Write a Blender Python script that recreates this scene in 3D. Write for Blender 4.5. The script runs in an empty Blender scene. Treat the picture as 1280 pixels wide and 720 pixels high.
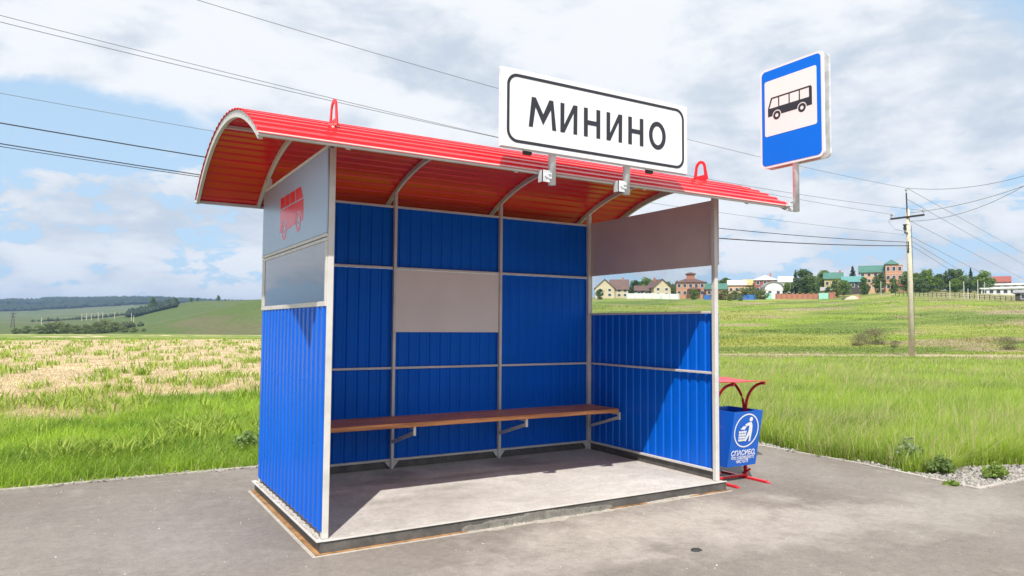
import bpy, math, random
import numpy as np
from mathutils import Vector, Matrix
random.seed(7); rng = np.random.default_rng(11)
S = bpy.context.scene
C = S.collection
# ------------------------------------------------------------------ camera
DROP = .044                      # the pavement lies this far above the level the shelter was measured from
CX, CY, CZ = -1.3816, -4.7113, 1.5362-DROP
YAW, PIT, ROL, F = 0.5388, 0.0528, -0.0077, 893.2
_fw = Vector((math.sin(YAW)*math.cos(PIT), math.cos(YAW)*math.cos(PIT), math.sin(PIT)))
_rt = Vector((math.cos(YAW), -math.sin(YAW), 0)); _up = _rt.cross(_fw)
_ri = _rt*math.cos(ROL) - _up*math.sin(ROL); _ui = _rt*math.sin(ROL) + _up*math.cos(ROL)
cam = bpy.data.objects.new('camera', bpy.data.cameras.new('camera')); C.objects.link(cam)
M4 = Matrix((_ri, _ui, -_fw)).transposed().to_4x4(); M4.translation = Vector((CX, CY, CZ)); cam.matrix_world = M4
cam.data.lens = F/1280*36; cam.data.sensor_width = 36; cam.data.clip_start = .05; cam.data.clip_end = 30000
S.camera = cam
S.render.resolution_x = 1024; S.render.resolution_y = 576
# ------------------------------------------------------------------ world and sun
SUN = Vector((.425, .612, -1)).normalized()
elev = math.asin(-SUN.z); azim = math.atan2(-SUN.x, -SUN.y)
W = bpy.data.worlds.new('World'); S.world = W; W.use_nodes = True
SKY = 0.1
def build_world():
    nt = W.node_tree; N = nt.nodes; L = nt.links; N.clear()
    def nd(t, **k):
        n = N.new(t)
        for a, b in k.items(): setattr(n, a, b)
        return n
    def math_(op, a, b=None, clamp=False):
        n = nd('ShaderNodeMath', operation=op, use_clamp=clamp)
        for i, v in enumerate((a, b)):
            if v is None: continue
            if isinstance(v, (int, float)): n.inputs[i].default_value = v
            else: L.new(v, n.inputs[i])
        return n.outputs[0]
    out = nd('ShaderNodeOutputWorld'); bg = nd('ShaderNodeBackground'); bg.inputs[1].default_value = SKY
    L.new(bg.outputs[0], out.inputs[0])
    sky = nd('ShaderNodeTexSky', sky_type='NISHITA', sun_disc=False, sun_elevation=elev, sun_rotation=azim)
    sky.air_density = 1.0; sky.dust_density = 0.6; sky.ozone_density = 1.5
    tc = nd('ShaderNodeTexCoord'); sp = nd('ShaderNodeSeparateXYZ'); L.new(tc.outputs['Generated'], sp.inputs[0])
    z = math_('ADD', math_('MAXIMUM', sp.outputs[2], 0.0), 0.16)
    x = math_('DIVIDE', sp.outputs[0], z); y = math_('DIVIDE', sp.outputs[1], z)
    cb = nd('ShaderNodeCombineXYZ'); L.new(x, cb.inputs[0]); L.new(y, cb.inputs[1])
    def noise(sc, det, ro, dist=0., off=(0, 0, 0)):
        mp = nd('ShaderNodeMapping'); mp.inputs['Location'].default_value = off; L.new(cb.outputs[0], mp.inputs[0])
        n = nd('ShaderNodeTexNoise'); n.inputs['Scale'].default_value = sc; n.inputs['Detail'].default_value = det
        n.inputs['Roughness'].default_value = ro; n.inputs['Distortion'].default_value = dist
        L.new(mp.outputs[0], n.inputs['Vector']); return n.outputs[0]
    def smooth(v, a, b, lo=0., hi=1.):
        n = nd('ShaderNodeMapRange', interpolation_type='SMOOTHSTEP'); L.new(v, n.inputs[0])
        n.inputs[1].default_value = a; n.inputs[2].default_value = b; n.inputs[3].default_value = lo; n.inputs[4].default_value = hi
        return n.outputs[0]
    def blob(az, el, sa, se):          # soft gap in the cloud deck round a direction
        a = math_('ARCTAN2', sp.outputs[0], sp.outputs[1]); e = math_('ARCSINE', sp.outputs[2])
        da = math_('DIVIDE', math_('SUBTRACT', a, math.radians(az)), math.radians(sa))
        de = math_('DIVIDE', math_('SUBTRACT', e, math.radians(el)), math.radians(se))
        d = math_('ADD', math_('MULTIPLY', da, da), math_('MULTIPLY', de, de))
        return math_('EXPONENT', math_('MULTIPLY', d, -1.0))
    n1 = noise(1.15, 9, .56, .3, (3.1, 1.7, 0))
    n4m = nd('ShaderNodeMapping'); n4m.inputs['Scale'].default_value = (1, 1, 2.1); L.new(tc.outputs['Generated'], n4m.inputs[0])
    n4n = nd('ShaderNodeTexNoise'); n4n.inputs['Scale'].default_value = 5.2; n4n.inputs['Detail'].default_value = 9; n4n.inputs['Roughness'].default_value = .56; n4n.inputs['Distortion'].default_value = .35; L.new(n4m.outputs[0], n4n.inputs['Vector']); n4 = n4n.outputs[0]
    n5m = nd('ShaderNodeMapping'); n5m.inputs['Scale'].default_value = (1, 1, 2.4); n5m.inputs['Location'].default_value = (4, 2, 7); L.new(tc.outputs['Generated'], n5m.inputs[0])
    n5n = nd('ShaderNodeTexNoise'); n5n.inputs['Scale'].default_value = 12; n5n.inputs['Detail'].default_value = 8; n5n.inputs['Roughness'].default_value = .6; n5n.inputs['Distortion'].default_value = .2; L.new(n5m.outputs[0], n5n.inputs['Vector']); n5 = n5n.outputs[0]
    low = smooth(sp.outputs[2], .05, .30, 1., .0)
    gaps = math_('ADD', math_('MULTIPLY', blob(-4, 13.5, 15, 4.0), .48), math_('MULTIPLY', blob(72, 26, 9, 9), .26))
    gaps = math_('ADD', gaps, math_('MULTIPLY', blob(58, 32, 4, 2), .2))
    cover = math_('SUBTRACT', math_('ADD', math_('ADD', math_('MULTIPLY', n1, .55), math_('MULTIPLY', n4, .45)), .17), gaps)
    puff = math_('MULTIPLY', math_('SUBTRACT', n5, .575), math_('MULTIPLY', low, 1.9)); cover = math_('ADD', cover, puff)
    mask = smooth(cover, .38, .50)
    # cloud shading: soft grey bodies, bright rims
    n2 = noise(.75, 6, .5, .2, (8.3, 4.4, 0)); n3 = noise(2.6, 10, .6, .25, (1.3, 9.9, 0))
    body = math_('ADD', math_('ADD', math_('MULTIPLY', n2, .36), math_('MULTIPLY', n5, .24)), math_('MULTIPLY', n4, .40))
    sh = smooth(body, .40, .55)
    mix = nd('ShaderNodeMix', data_type='RGBA'); L.new(sh, mix.inputs[0])
    mix.inputs[6].default_value = (4.55, 5.15, 5.9, 1); mix.inputs[7].default_value = (7.1, 7.25, 7.5, 1)
    # sky a little lifted towards the horizon by high thin cloud
    thin = smooth(sp.outputs[2], 0.0, .45, .85, .70)
    mx0 = nd('ShaderNodeMix', data_type='RGBA'); L.new(thin, mx0.inputs[0]); L.new(sky.outputs[0], mx0.inputs[6]); mx0.inputs[7].default_value = (4.2, 5.9, 7.6, 1)
    mx = nd('ShaderNodeMix', data_type='RGBA'); L.new(mask, mx.inputs[0]); L.new(mx0.outputs[2], mx.inputs[6]); L.new(mix.outputs[2], mx.inputs[7])
    L.new(mx.outputs[2], bg.inputs[0])
build_world()
sl = bpy.data.lights.new('sun', 'SUN'); sl.energy = 4.4; sl.angle = math.radians(.53); sl.color = (1, .955, .89)
so = bpy.data.objects.new('sun', sl); C.objects.link(so); so.rotation_euler = SUN.to_track_quat('-Z', 'Y').to_euler(); so.location = (-20, -30, 50)
S.view_settings.view_transform = 'Standard'; S.view_settings.look = 'None'; S.view_settings.gamma = 1
S.view_settings.exposure = 0.45
# ------------------------------------------------------------------ helpers
def ray(u, v):
    return _fw + _ri*((u-640)/F) + _ui*(-(v-360)/F)
def on_ground(u, v, z=0.):
    d = ray(u, v); t = (z-CZ)/d.z; return (CX+d.x*t, CY+d.y*t)
def azdist(u, r, v=405):               # plan point seen in column u of the photo, r metres off
    d = ray(u, v); h = math.hypot(d.x, d.y); return CX+d.x/h*r, CY+d.y/h*r
def zpx(u, v, r):
    d = ray(u, v); h = math.hypot(d.x, d.y); return CZ+d.z/h*r

def _hash(ix, iy, s):
    n = (ix.astype(np.int64)*374761393 + iy.astype(np.int64)*668265263 + s*1442695041) & 0xffffffff
    n = ((n ^ (n >> 13))*1274126177) & 0xffffffff
    return ((n ^ (n >> 16)) & 0xffff)/65535.
def vnoise(x, y, s=0):
    x = np.asarray(x, float); y = np.asarray(y, float)
    ix = np.floor(x); iy = np.floor(y); fx = x-ix; fy = y-iy; fx = fx*fx*(3-2*fx); fy = fy*fy*(3-2*fy)
    a = _hash(ix, iy, s); b = _hash(ix+1, iy, s); c = _hash(ix, iy+1, s); d = _hash(ix+1, iy+1, s)
    return (a*(1-fx)+b*fx)*(1-fy)+(c*(1-fx)+d*fx)*fy
def fbm(x, y, s=0, o=4):
    t = 0; a = .5; w = 0
    for i in range(o): t = t+a*vnoise(np.asarray(x)*2**i+7.3*i, np.asarray(y)*2**i-3.1*i, s+i); w += a; a *= .55
    return t/w
def sstep(v, a, b):
    t = np.clip((v-a)/(b-a), 0, 1); return t*t*(3-2*t)

# ---- terrain height table: columns are directions from the stop, rows are distances
RR = np.array([0, 45, 75, 110, 170, 230, 280, 330, 500, 620, 850, 1150, 1700, 3000, 5000, 9000.])
def col(u, d):
    keys = sorted(d); vals = []
    for k in keys:
        t = d[k]; vals.append(zpx(u, t[1], k) if isinstance(t, tuple) else t)
    return np.interp(RR, keys, vals)
LEFT = {0: 0, 110: 0, 170: -5, 230: -5.5, 330: -5}
def lc(u, **k):
    d = dict(LEFT); d.update({int(a[1:]): b for a, b in k.items()}); return col(u, d)
cols = [(-180, col(0, {0: 0, 9000: 0})), (-40, col(0, {0: 0, 500: 0, 3000: 40, 9000: 40}))]
for u, d in [(0, dict(r500=-4, r850=('p', 404), r1150=('p', 400), r1700=('p', 395), r3000=('p', 378.5), r9000=100)),
             (45, dict(r500=-4, r850=('p', 404), r1150=('p', 399), r1700=('p', 394), r3000=('p', 379), r9000=100)),
             (55, dict(r500=-4, r850=('p', 404), r1150=('p', 399), r1700=('p', 393), r3000=('p', 377), r9000=100)),
             (130, dict(r500=-3, r850=('p', 398), r1150=('p', 396), r1700=('p', 390), r3000=('p', 376), r9000=100)),
             (170, dict(r500=('p', 407), r620=-2, r850=('p', 393), r1150=('p', 390), r1700=('p', 386), r3000=('p', 376), r9000=100)),
             (200, dict(r500=('p', 402.5), r620=2, r850=('p', 385), r1150=('p', 383), r1700=('p', 382), r3000=('p', 377), r9000=100)),
             (240, dict(r500=('p', 393), r620=6, r850=('p', 376.5), r1150=('p', 379), r3000=('p', 380), r9000=100)),
             (270, dict(r500=('p', 386), r620=9, r850=('p', 376), r1150=('p', 379), r3000=('p', 381), r9000=100)),
             (300, dict(r500=('p', 378.5), r620=14, r850=('p', 375), r1150=('p', 379), r3000=('p', 382), r9000=100)),
             (332, dict(r500=('p', 374), r620=19, r850=('p', 374), r1150=('p', 379), r3000=('p', 384), r9000=100)),
             (480, dict(r500=('p', 377), r850=('p', 379), r3000=('p', 385), r9000=90))]:
    cols.append((math.degrees(math.atan2(*[ray(u, 405)[i] for i in (0, 1)])), lc(u, **d)))
for u, a, b, c, e in [(700, 2.2, 5.5, 373, 373), (900, 2.2, 5.6, 373, 372), (1040, 2.3, 5.8, 372, 370), (1120, 2.4, 6.2, 366, 364), (1200, 2.4, 6.4, 366, 363), (1290, 2.4, 6.4, 370, 367)]:
    cols.append((math.degrees(math.atan2(*[ray(u, 405)[i] for i in (0, 1)])),
                 col(u, {0: 0, 45: 0, 75: .7, 110: a, 170: b, 230: zpx(u, c+5, 230), 280: zpx(u, c, 280), 330: zpx(u, e, 330), 500: zpx(u, e, 330)+1, 9000: 20})))
cols.append((100, col(0, {0: 0, 45: 0, 110: 1.5, 280: 8, 500: 12, 9000: 20}))); cols.append((181, cols[0][1]))
TAZ = np.array([c[0] for c in cols]); TZ = np.array([c[1] for c in cols])
def _slopes(TZ):
    d = np.diff(TZ, axis=1)/np.diff(RR)
    m = np.zeros_like(TZ); a, b = d[:, :-1], d[:, 1:]
    m[:, 1:-1] = np.where(a*b > 0, 2*a*b/(a+b+1e-12*np.sign(a+b+1e-12)), 0); m[:, 0] = d[:, 0]; m[:, -1] = d[:, -1]
    return m
TM = _slopes(TZ)
def height(x, y):
    x = np.atleast_1d(np.asarray(x, float)); y = np.atleast_1d(np.asarray(y, float))
    dx = x-CX; dy = y-CY; r = np.clip(np.hypot(dx, dy), 0, 8999); az = np.degrees(np.arctan2(dx, dy))
    i = np.clip(np.searchsorted(TAZ, az)-1, 0, len(TAZ)-2); t = (az-TAZ[i])/(TAZ[i+1]-TAZ[i]); t = np.clip(t, 0, 1)
    j = np.clip(np.searchsorted(RR, r, side='right')-1, 0, len(RR)-2); h = RR[j+1]-RR[j]; s = (r-RR[j])/h
    def H(i):
        return (TZ[i, j]*(1+2*s)*(1-s)**2 + TM[i, j]*h*s*(1-s)**2 + TZ[i, j+1]*s*s*(3-2*s) + TM[i, j+1]*h*s*s*(s-1))
    z = H(i)*(1-t)+H(i+1)*t
    far = sstep(r, 45, 120)
    z = z + far*(fbm(x/23, y/23, 5)-.5)*.9*sstep(r, 45, 200) + (1-sstep(az, 14, 30))*sstep(r, 900, 1800)*(fbm(x/160, y/160, 9)-.5)*9
    z = z + (vnoise(x/.9, y/.9, 3)-.5)*.05*sstep(r, 12, 20)
    return z
def h1(x, y): return float(height(x, y)[0])

OFF = {}
def new_obj(name, me, parent=None):
    o = bpy.data.objects.new(name, me); C.objects.link(o)
    if parent: o.parent = parent
    return o
def tag(o, label=None, cat=None, group=None, kind=None):
    if label: o['label'] = label
    if cat: o['category'] = cat
    if group: o['group'] = group
    if kind: o['kind'] = kind
    return o
def thing(name, label, cat, loc=(0, 0, 0), rz=0., group=None):
    o = bpy.data.objects.new(name, None); C.objects.link(o); o.location = loc; o.rotation_euler = (0, 0, rz)
    o.empty_display_size = .2
    return tag(o, label, cat, group)
def off_of(p):
    v = Vector((0, 0, 0))
    while p: v += Vector(p.location); p = p.parent
    return v
LOWER = [0.]
class MB:
    """collects simple solids into ONE mesh"""
    def __init__(s): s.v = []; s.f = []; s.sm = False; s.mi = []
    def add(s, vs, fs):
        b = len(s.v); s.v += [tuple(v) for v in vs]; s.f += [tuple(b+i for i in f) for f in fs]; return s
    def box(s, a, b):
        x0, y0, z0 = a; x1, y1, z1 = b
        return s.add([(x0, y0, z0), (x1, y0, z0), (x1, y1, z0), (x0, y1, z0), (x0, y0, z1), (x1, y0, z1), (x1, y1, z1), (x0, y1, z1)],
                     [(0, 3, 2, 1), (4, 5, 6, 7), (0, 1, 5, 4), (1, 2, 6, 5), (2, 3, 7, 6), (3, 0, 4, 7)])
    def bbox(s, a, b, c=.004):           # box with chamfered edges
        x0, y0, z0 = a; x1, y1, z1 = b; c = min(c, (x1-x0)*.45, (y1-y0)*.45, (z1-z0)*.45)
        vs = []; idx = {}
        for i, X in enumerate((x0, x1)):
            for j, Y in enumerate((y0, y1)):
                for k, Z in enumerate((z0, z1)):
                    sx, sy, sz = (1, -1)[i], (1, -1)[j], (1, -1)[k]
                    idx[i, j, k] = len(vs)
                    vs += [(X, Y+sy*c, Z+sz*c), (X+sx*c, Y, Z+sz*c), (X+sx*c, Y+sy*c, Z)]
        fs = []
        for i in (0, 1): fs.append([idx[i, j, k]+0 for j, k in ((0, 0), (1, 0), (1, 1), (0, 1))])
        for j in (0, 1): fs.append([idx[i, j, k]+1 for i, k in ((0, 0), (1, 0), (1, 1), (0, 1))])
        for k in (0, 1): fs.append([idx[i, j, k]+2 for i, j in ((0, 0), (1, 0), (1, 1), (0, 1))])
        for j in (0, 1):
            for k in (0, 1): fs.append([idx[0, j, k]+1, idx[1, j, k]+1, idx[1, j, k]+2, idx[0, j, k]+2])
        for i in (0, 1):
            for k in (0, 1): fs.append([idx[i, 0, k]+0, idx[i, 1, k]+0, idx[i, 1, k]+2, idx[i, 0, k]+2])
        for i in (0, 1):
            for j in (0, 1): fs.append([idx[i, j, 0]+0, idx[i, j, 1]+0, idx[i, j, 1]+1, idx[i, j, 0]+1])
        for q in idx.values(): fs.append([q, q+1, q+2])
        return s.add(vs, fs)
    def bar(s, p, q, w, h, upv=(0, 0, 1)):   # rectangular bar from p to q
        p = Vector(p); q = Vector(q); d = (q-p).normalized(); u = Vector(upv)
        if abs(d.dot(u)) > .99: u = Vector((0, 1, 0))
        r = d.cross(u).normalized(); u = r.cross(d)
        c = [r*w/2+u*h/2, -r*w/2+u*h/2, -r*w/2-u*h/2, r*w/2-u*h/2]
        return s.add([p+k for k in c]+[q+k for k in c], [(3, 2, 1, 0), (4, 5, 6, 7), (0, 1, 5, 4), (1, 2, 6, 5), (2, 3, 7, 6), (3, 0, 4, 7)])
    def tube(s, pts, r, n=8, cap=True):
        pts = [Vector(p) for p in pts]; rs = r if isinstance(r, (list, tuple)) else [r]*len(pts); rings = []
        for i, p in enumerate(pts):
            d = (pts[min(i+1, len(pts)-1)]-pts[max(i-1, 0)]).normalized(); a = Vector((0, 0, 1)) if abs(d.z) < .9 else Vector((0, 1, 0))
            x = d.cross(a).normalized(); y = x.cross(d)
            rings.append([p+(x*math.cos(2*math.pi*k/n)+y*math.sin(2*math.pi*k/n))*rs[i] for k in range(n)])
        vs = [v for g in rings for v in g]; fs = []
        for i in range(len(pts)-1):
            for k in range(n): fs.append((i*n+k, i*n+(k+1) % n, (i+1)*n+(k+1) % n, (i+1)*n+k))
        if cap: fs += [tuple(range(n))[::-1], tuple((len(pts)-1)*n+k for k in range(n))]
        return s.add(vs, fs)
    def plate(s, poly, fn, t):               # 2-D polygon mapped by fn(u, v, depth) with thickness t
        n = len(poly); vs = [fn(a, b, 0) for a, b in poly]+[fn(a, b, t) for a, b in poly]
        return s.add(vs, [tuple(range(n)), tuple(range(2*n-1, n-1, -1))]+[(i, i+n, (i+1) % n+n, (i+1) % n) for i in range(n)])
    def ring(s, outer, inner, fn, t):
        n = len(outer); vs = [fn(a, b, 0) for a, b in outer]+[fn(a, b, 0) for a, b in inner]+[fn(a, b, t) for a, b in outer]+[fn(a, b, t) for a, b in inner]
        fs = []
        for i in range(n):
            j = (i+1) % n
            fs += [(i, j, n+j, n+i), (2*n+j, 2*n+i, 3*n+i, 3*n+j), (i, 2*n+i, 2*n+j, j), (n+i, n+j, 3*n+j, 3*n+i)]
        return s.add(vs, fs)
    def sweep(s, pts, prof, close=True):     # rectangle profile swept: prof(i) -> list of points
        n = len(prof(0)); vs = []
        for i in range(len(pts)): vs += prof(i)
        fs = []
        for i in range(len(pts)-1):
            for k in range(n): fs.append((i*n+k, i*n+(k+1) % n, (i+1)*n+(k+1) % n, (i+1)*n+k))
        fs += [tuple(range(n))[::-1], tuple((len(pts)-1)*n+k for k in range(n))]
        return s.add(vs, fs)
    def build(s, name, mat, parent=None, world=True, smooth=False):
        o = off_of(parent) if (parent and world) else Vector((0, 0, 0))
        me = bpy.data.meshes.new(name); me.from_pydata([(v[0]-o.x, v[1]-o.y, v[2]-o.z-(LOWER[0] if world else 0)) for v in s.v], [], s.f)
        import bmesh
        bm = bmesh.new(); bm.from_mesh(me); bmesh.ops.recalc_face_normals(bm, faces=bm.faces); bm.to_mesh(me); bm.free()
        if mat: me.materials.append(mat)
        if smooth: me.polygons.foreach_set('use_smooth', [True]*len(me.polygons))
        return new_obj(name, me, parent)
def np_mesh(name, V, loops, starts, totals, mat, colors=None, smooth=False):
    me = bpy.data.meshes.new(name); me.vertices.add(len(V)); me.vertices.foreach_set('co', np.ascontiguousarray(V, np.float32).ravel())
    me.loops.add(len(loops)); me.loops.foreach_set('vertex_index', np.ascontiguousarray(loops, np.int32))
    me.polygons.add(len(starts)); me.polygons.foreach_set('loop_start', np.ascontiguousarray(starts, np.int32))
    try: me.polygons.foreach_set('loop_total', np.ascontiguousarray(totals, np.int32))
    except Exception: pass
    if colors is not None:
        a = me.color_attributes.new('Col', 'FLOAT_COLOR', 'POINT'); c = np.ones((len(V), 4), np.float32); c[:, :3] = colors; a.data.foreach_set('color', c.ravel())
    if smooth: me.polygons.foreach_set('use_smooth', np.ones(len(starts), bool))
    me.update(calc_edges=True); me.validate()
    if mat: me.materials.append(mat)
    return me
# ------------------------------------------------------------------ materials
def nodes_of(name):
    m = bpy.data.materials.new(name); m.use_nodes = True; nt = m.node_tree; return m, nt, nt.nodes, nt.links, nt.nodes['Principled BSDF']
def pm(name, base, rough=.5, metal=0., var=.12, scale=3., bump=0., bscale=60., spec=.5, dust=None, dustamt=0., coat=0.):
    m, nt, N, L, b = nodes_of(name)
    tc = N.new('ShaderNodeTexCoord')
    n = N.new('ShaderNodeTexNoise'); n.inputs['Scale'].default_value = scale; n.inputs['Detail'].default_value = 6; L.new(tc.outputs['Object'], n.inputs['Vector'])
    r = N.new('ShaderNodeMapRange'); r.inputs[1].default_value = .3; r.inputs[2].default_value = .7; r.inputs[3].default_value = 1-var; r.inputs[4].default_value = 1+var*.6
    L.new(n.outputs[0], r.inputs[0])
    mx = N.new('ShaderNodeMix'); mx.data_type = 'RGBA'; mx.blend_type = 'MULTIPLY'; mx.inputs[0].default_value = 1; mx.inputs[6].default_value = (*base, 1); L.new(r.outputs[0], mx.inputs[7])
    out = mx.outputs[2]
    if dust:
        n2 = N.new('ShaderNodeTexNoise'); n2.inputs['Scale'].default_value = scale*2.3; n2.inputs['Detail'].default_value = 8; n2.inputs['Roughness'].default_value = .65; L.new(tc.outputs['Object'], n2.inputs['Vector'])
        r2 = N.new('ShaderNodeMapRange'); r2.inputs[1].default_value = .45; r2.inputs[2].default_value = .75; r2.inputs[4].default_value = dustamt; L.new(n2.outputs[0], r2.inputs[0])
        m2 = N.new('ShaderNodeMix'); m2.data_type = 'RGBA'; L.new(r2.outputs[0], m2.inputs[0]); L.new(out, m2.inputs[6]); m2.inputs[7].default_value = (*dust, 1); out = m2.outputs[2]
    L.new(out, b.inputs['Base Color'])
    rr = N.new('ShaderNodeMapRange'); rr.inputs[3].default_value = max(0, rough-.08); rr.inputs[4].default_value = min(1, rough+.1); L.new(n.outputs[0], rr.inputs[0]); L.new(rr.outputs[0], b.inputs['Roughness'])
    b.inputs['Metallic'].default_value = metal; b.inputs['Specular IOR Level'].default_value = spec; b.inputs['Coat Weight'].default_value = coat
    if bump:
        nb = N.new('ShaderNodeTexNoise'); nb.inputs['Scale'].default_value = bscale; nb.inputs['Detail'].default_value = 5; L.new(tc.outputs['Object'], nb.inputs['Vector'])
        bp = N.new('ShaderNodeBump'); bp.inputs['Strength'].default_value = bump; bp.inputs['Distance'].default_value = .01; L.new(nb.outputs[0], bp.inputs['Height']); L.new(bp.outputs[0], b.inputs['Normal'])
    return m
M = {}
M['frame'] = pm('light_grey_paint', (.60, .585, .545), .42, var=.08, dust=(.36, .31, .25), dustamt=.4)
M['blue'] = pm('blue_coated_steel', (.001, .112, .60), .30, var=.07, bump=.012, bscale=5, spec=.28)
M['red'] = pm('red_coated_steel', (.68, .009, .014), .17, var=.05, bump=.010, bscale=4)
M['redpaint'] = pm('red_gloss_paint', (.62, .014, .022), .32, var=.08)
M['silver'] = pm('silver_composite_panel', (.34, .43, .53), .34, metal=.5, var=.04)
M['backing'] = pm('grey_primer_backing', (.58, .515, .47), .5, var=.05, dust=(.44, .39, .34), dustamt=.25)
M['board'] = pm('pale_notice_board', (.68, .635, .59), .5, var=.05)
M['wood'] = None
M['galv'] = pm('galvanised_steel', (.72, .74, .75), .42, metal=.25, var=.2, scale=14)
M['white'] = pm('white_reflective_sheet', (.78, .78, .78), .35, var=.02, dust=(.62, .60, .56), dustamt=.25)
M['ink'] = pm('dark_ink', (.022, .023, .032), .35, var=.05)
M['signblue'] = pm('blue_reflective_sheet', (.001, .155, .74), .4, var=.03, spec=.2)
M['cream'] = pm('cream_reflective_sheet', (.80, .785, .765), .4, var=.03)
M['decalred'] = pm('red_film', (.72, .012, .018), .22, var=.03)
M['rust'] = pm('rusty_steel', (.36, .185, .07), .85, var=.6, scale=9, bump=.3, bscale=80)
M['darksteel'] = pm('dark_grey_steel', (.085, .08, .075), .6, var=.3, scale=6, dust=(.2, .18, .15), dustamt=.5, bump=.1)
M['binblue'] = pm('blue_bin_paint', (.006, .12, .56), .35, var=.08)
M['binwhite'] = pm('white_vinyl', (.78, .79, .80), .4, var=.04)
M['rubber'] = pm('dark_rubber', (.03, .03, .03), .7)
M['polecon'] = pm('pale_pole_concrete', (.60, .55, .43), .85, var=.18, scale=3, bump=.2, bscale=20, dust=(.34, .29, .22), dustamt=.35)
M['iron'] = pm('dark_painted_iron', (.045, .035, .04), .6)
M['ceramic'] = pm('glazed_insulator', (.4, .42, .4), .25)
M['wire'] = pm('weathered_aluminium_wire', (.16, .165, .18), .5, metal=.3)
M['cable'] = pm('black_insulated_cable', (.02, .02, .025), .6)
M['stone'] = pm('crushed_stone', (.46, .43, .40), .9, var=.45, scale=9, bump=.2)
M['cement'] = pm('rough_cement', (.37, .335, .29), .95, var=.25, scale=12, bump=.6, bscale=40)
M['bark'] = pm('tree_bark', (.12, .09, .06), .9, var=.3)
M['trackdirt'] = pm('dry_track_dirt', (.36, .29, .20), .95, var=.3, scale=.7)
def wood():
    m, nt, N, L, b = nodes_of('varnished_wood')
    tc = N.new('ShaderNodeTexCoord'); mp = N.new('ShaderNodeMapping'); mp.inputs['Scale'].default_value = (1.2, 22, 22); L.new(tc.outputs['Object'], mp.inputs[0])
    n = N.new('ShaderNodeTexNoise'); n.inputs['Scale'].default_value = 1.6; n.inputs['Detail'].default_value = 8; n.inputs['Distortion'].default_value = .6; L.new(mp.outputs[0], n.inputs['Vector'])
    cr = N.new('ShaderNodeValToRGB'); cr.color_ramp.elements[0].position = .3; cr.color_ramp.elements[0].color = (.33, .115, .036, 1); cr.color_ramp.elements[1].position = .72; cr.color_ramp.elements[1].color = (.76, .33, .12, 1)
    L.new(n.outputs[0], cr.inputs[0]); L.new(cr.outputs[0], b.inputs['Base Color']); b.inputs['Roughness'].default_value = .42
    bp = N.new('ShaderNodeBump'); bp.inputs['Strength'].default_value = .15; L.new(n.outputs[0], bp.inputs['Height']); L.new(bp.outputs[0], b.inputs['Normal'])
    return m
M['wood'] = wood()
def ground_like(name, c0, c1, c2, fine, stains=(), rough=.92, cracks=False):
    """mineral surface: three tones of noise, fine grain, soft stains at fixed world spots"""
    m, nt, N, L, b = nodes_of(name)
    tc = N.new('ShaderNodeNewGeometry'); P = tc.outputs['Position']
    def noise(sc, det=6, ro=.55):
        n = N.new('ShaderNodeTexNoise'); n.inputs['Scale'].default_value = sc; n.inputs['Detail'].default_value = det; n.inputs['Roughness'].default_value = ro; L.new(P, n.inputs['Vector']); return n.outputs[0]
    def rng_(v, a, b_, lo=0, hi=1):
        r = N.new('ShaderNodeMapRange'); r.inputs[1].default_value = a; r.inputs[2].default_value = b_; r.inputs[3].default_value = lo; r.inputs[4].default_value = hi; L.new(v, r.inputs[0]); return r.outputs[0]
    def mix(f, a, c, mode='MIX'):
        x = N.new('ShaderNodeMix'); x.data_type = 'RGBA'; x.blend_type = mode
        for s_, v in ((0, f), (6, a), (7, c)):
            if isinstance(v, (float, int)): x.inputs[s_].default_value = v
            elif isinstance(v, tuple): x.inputs[s_].default_value = (*v, 1)
            else: L.new(v, x.inputs[s_])
        return x.outputs[2]
    def mth(op, a, b_):
        x = N.new('ShaderNodeMath'); x.operation = op
        for i, v in enumerate((a, b_)):
            if isinstance(v, (float, int)): x.inputs[i].default_value = v
            else: L.new(v, x.inputs[i])
        return x.outputs[0]
    colr = mix(rng_(noise(.55, 5), .38, .62), c0, c1)
    colr = mix(rng_(noise(3.1, 8, .62), .52, .74, 0, .65), colr, c2)
    sp = N.new('ShaderNodeSeparateXYZ'); L.new(P, sp.inputs[0]); nz = noise(2.4, 8, .65)
    for (x, y, rx, ry, colr2, amt) in stains:
        dx = mth('DIVIDE', mth('SUBTRACT', sp.outputs[0], x), rx); dy = mth('DIVIDE', mth('SUBTRACT', sp.outputs[1], y), ry)
        d = mth('SQRT', mth('ADD', mth('MULTIPLY', dx, dx), mth('MULTIPLY', dy, dy)), 0)
        d = mth('ADD', d, mth('MULTIPLY', mth('SUBTRACT', nz, .5), 2.2))
        colr = mix(rng_(d, 1.15, .35, 0, amt), colr, colr2)
    g = noise(fine, 3, .7); colr = mix(1.0, colr, rng_(g, .3, .7, .77, 1.18), 'MULTIPLY')
    g3 = noise(fine*.22, 4, .7); colr = mix(1.0, colr, rng_(g3, .3, .7, .86, 1.12), 'MULTIPLY')
    g4 = noise(7.5, 6, .7); colr = mix(1.0, colr, rng_(g4, .35, .65, .90, 1.07), 'MULTIPLY')
    L.new(colr, b.inputs['Base Color']); b.inputs['Roughness'].default_value = rough
    bp = N.new('ShaderNodeBump'); bp.inputs['Strength'].default_value = .35; bp.inputs['Distance'].default_value = .006; L.new(g, bp.inputs['Height']); L.new(bp.outputs[0], b.inputs['Normal'])
    return m
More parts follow.
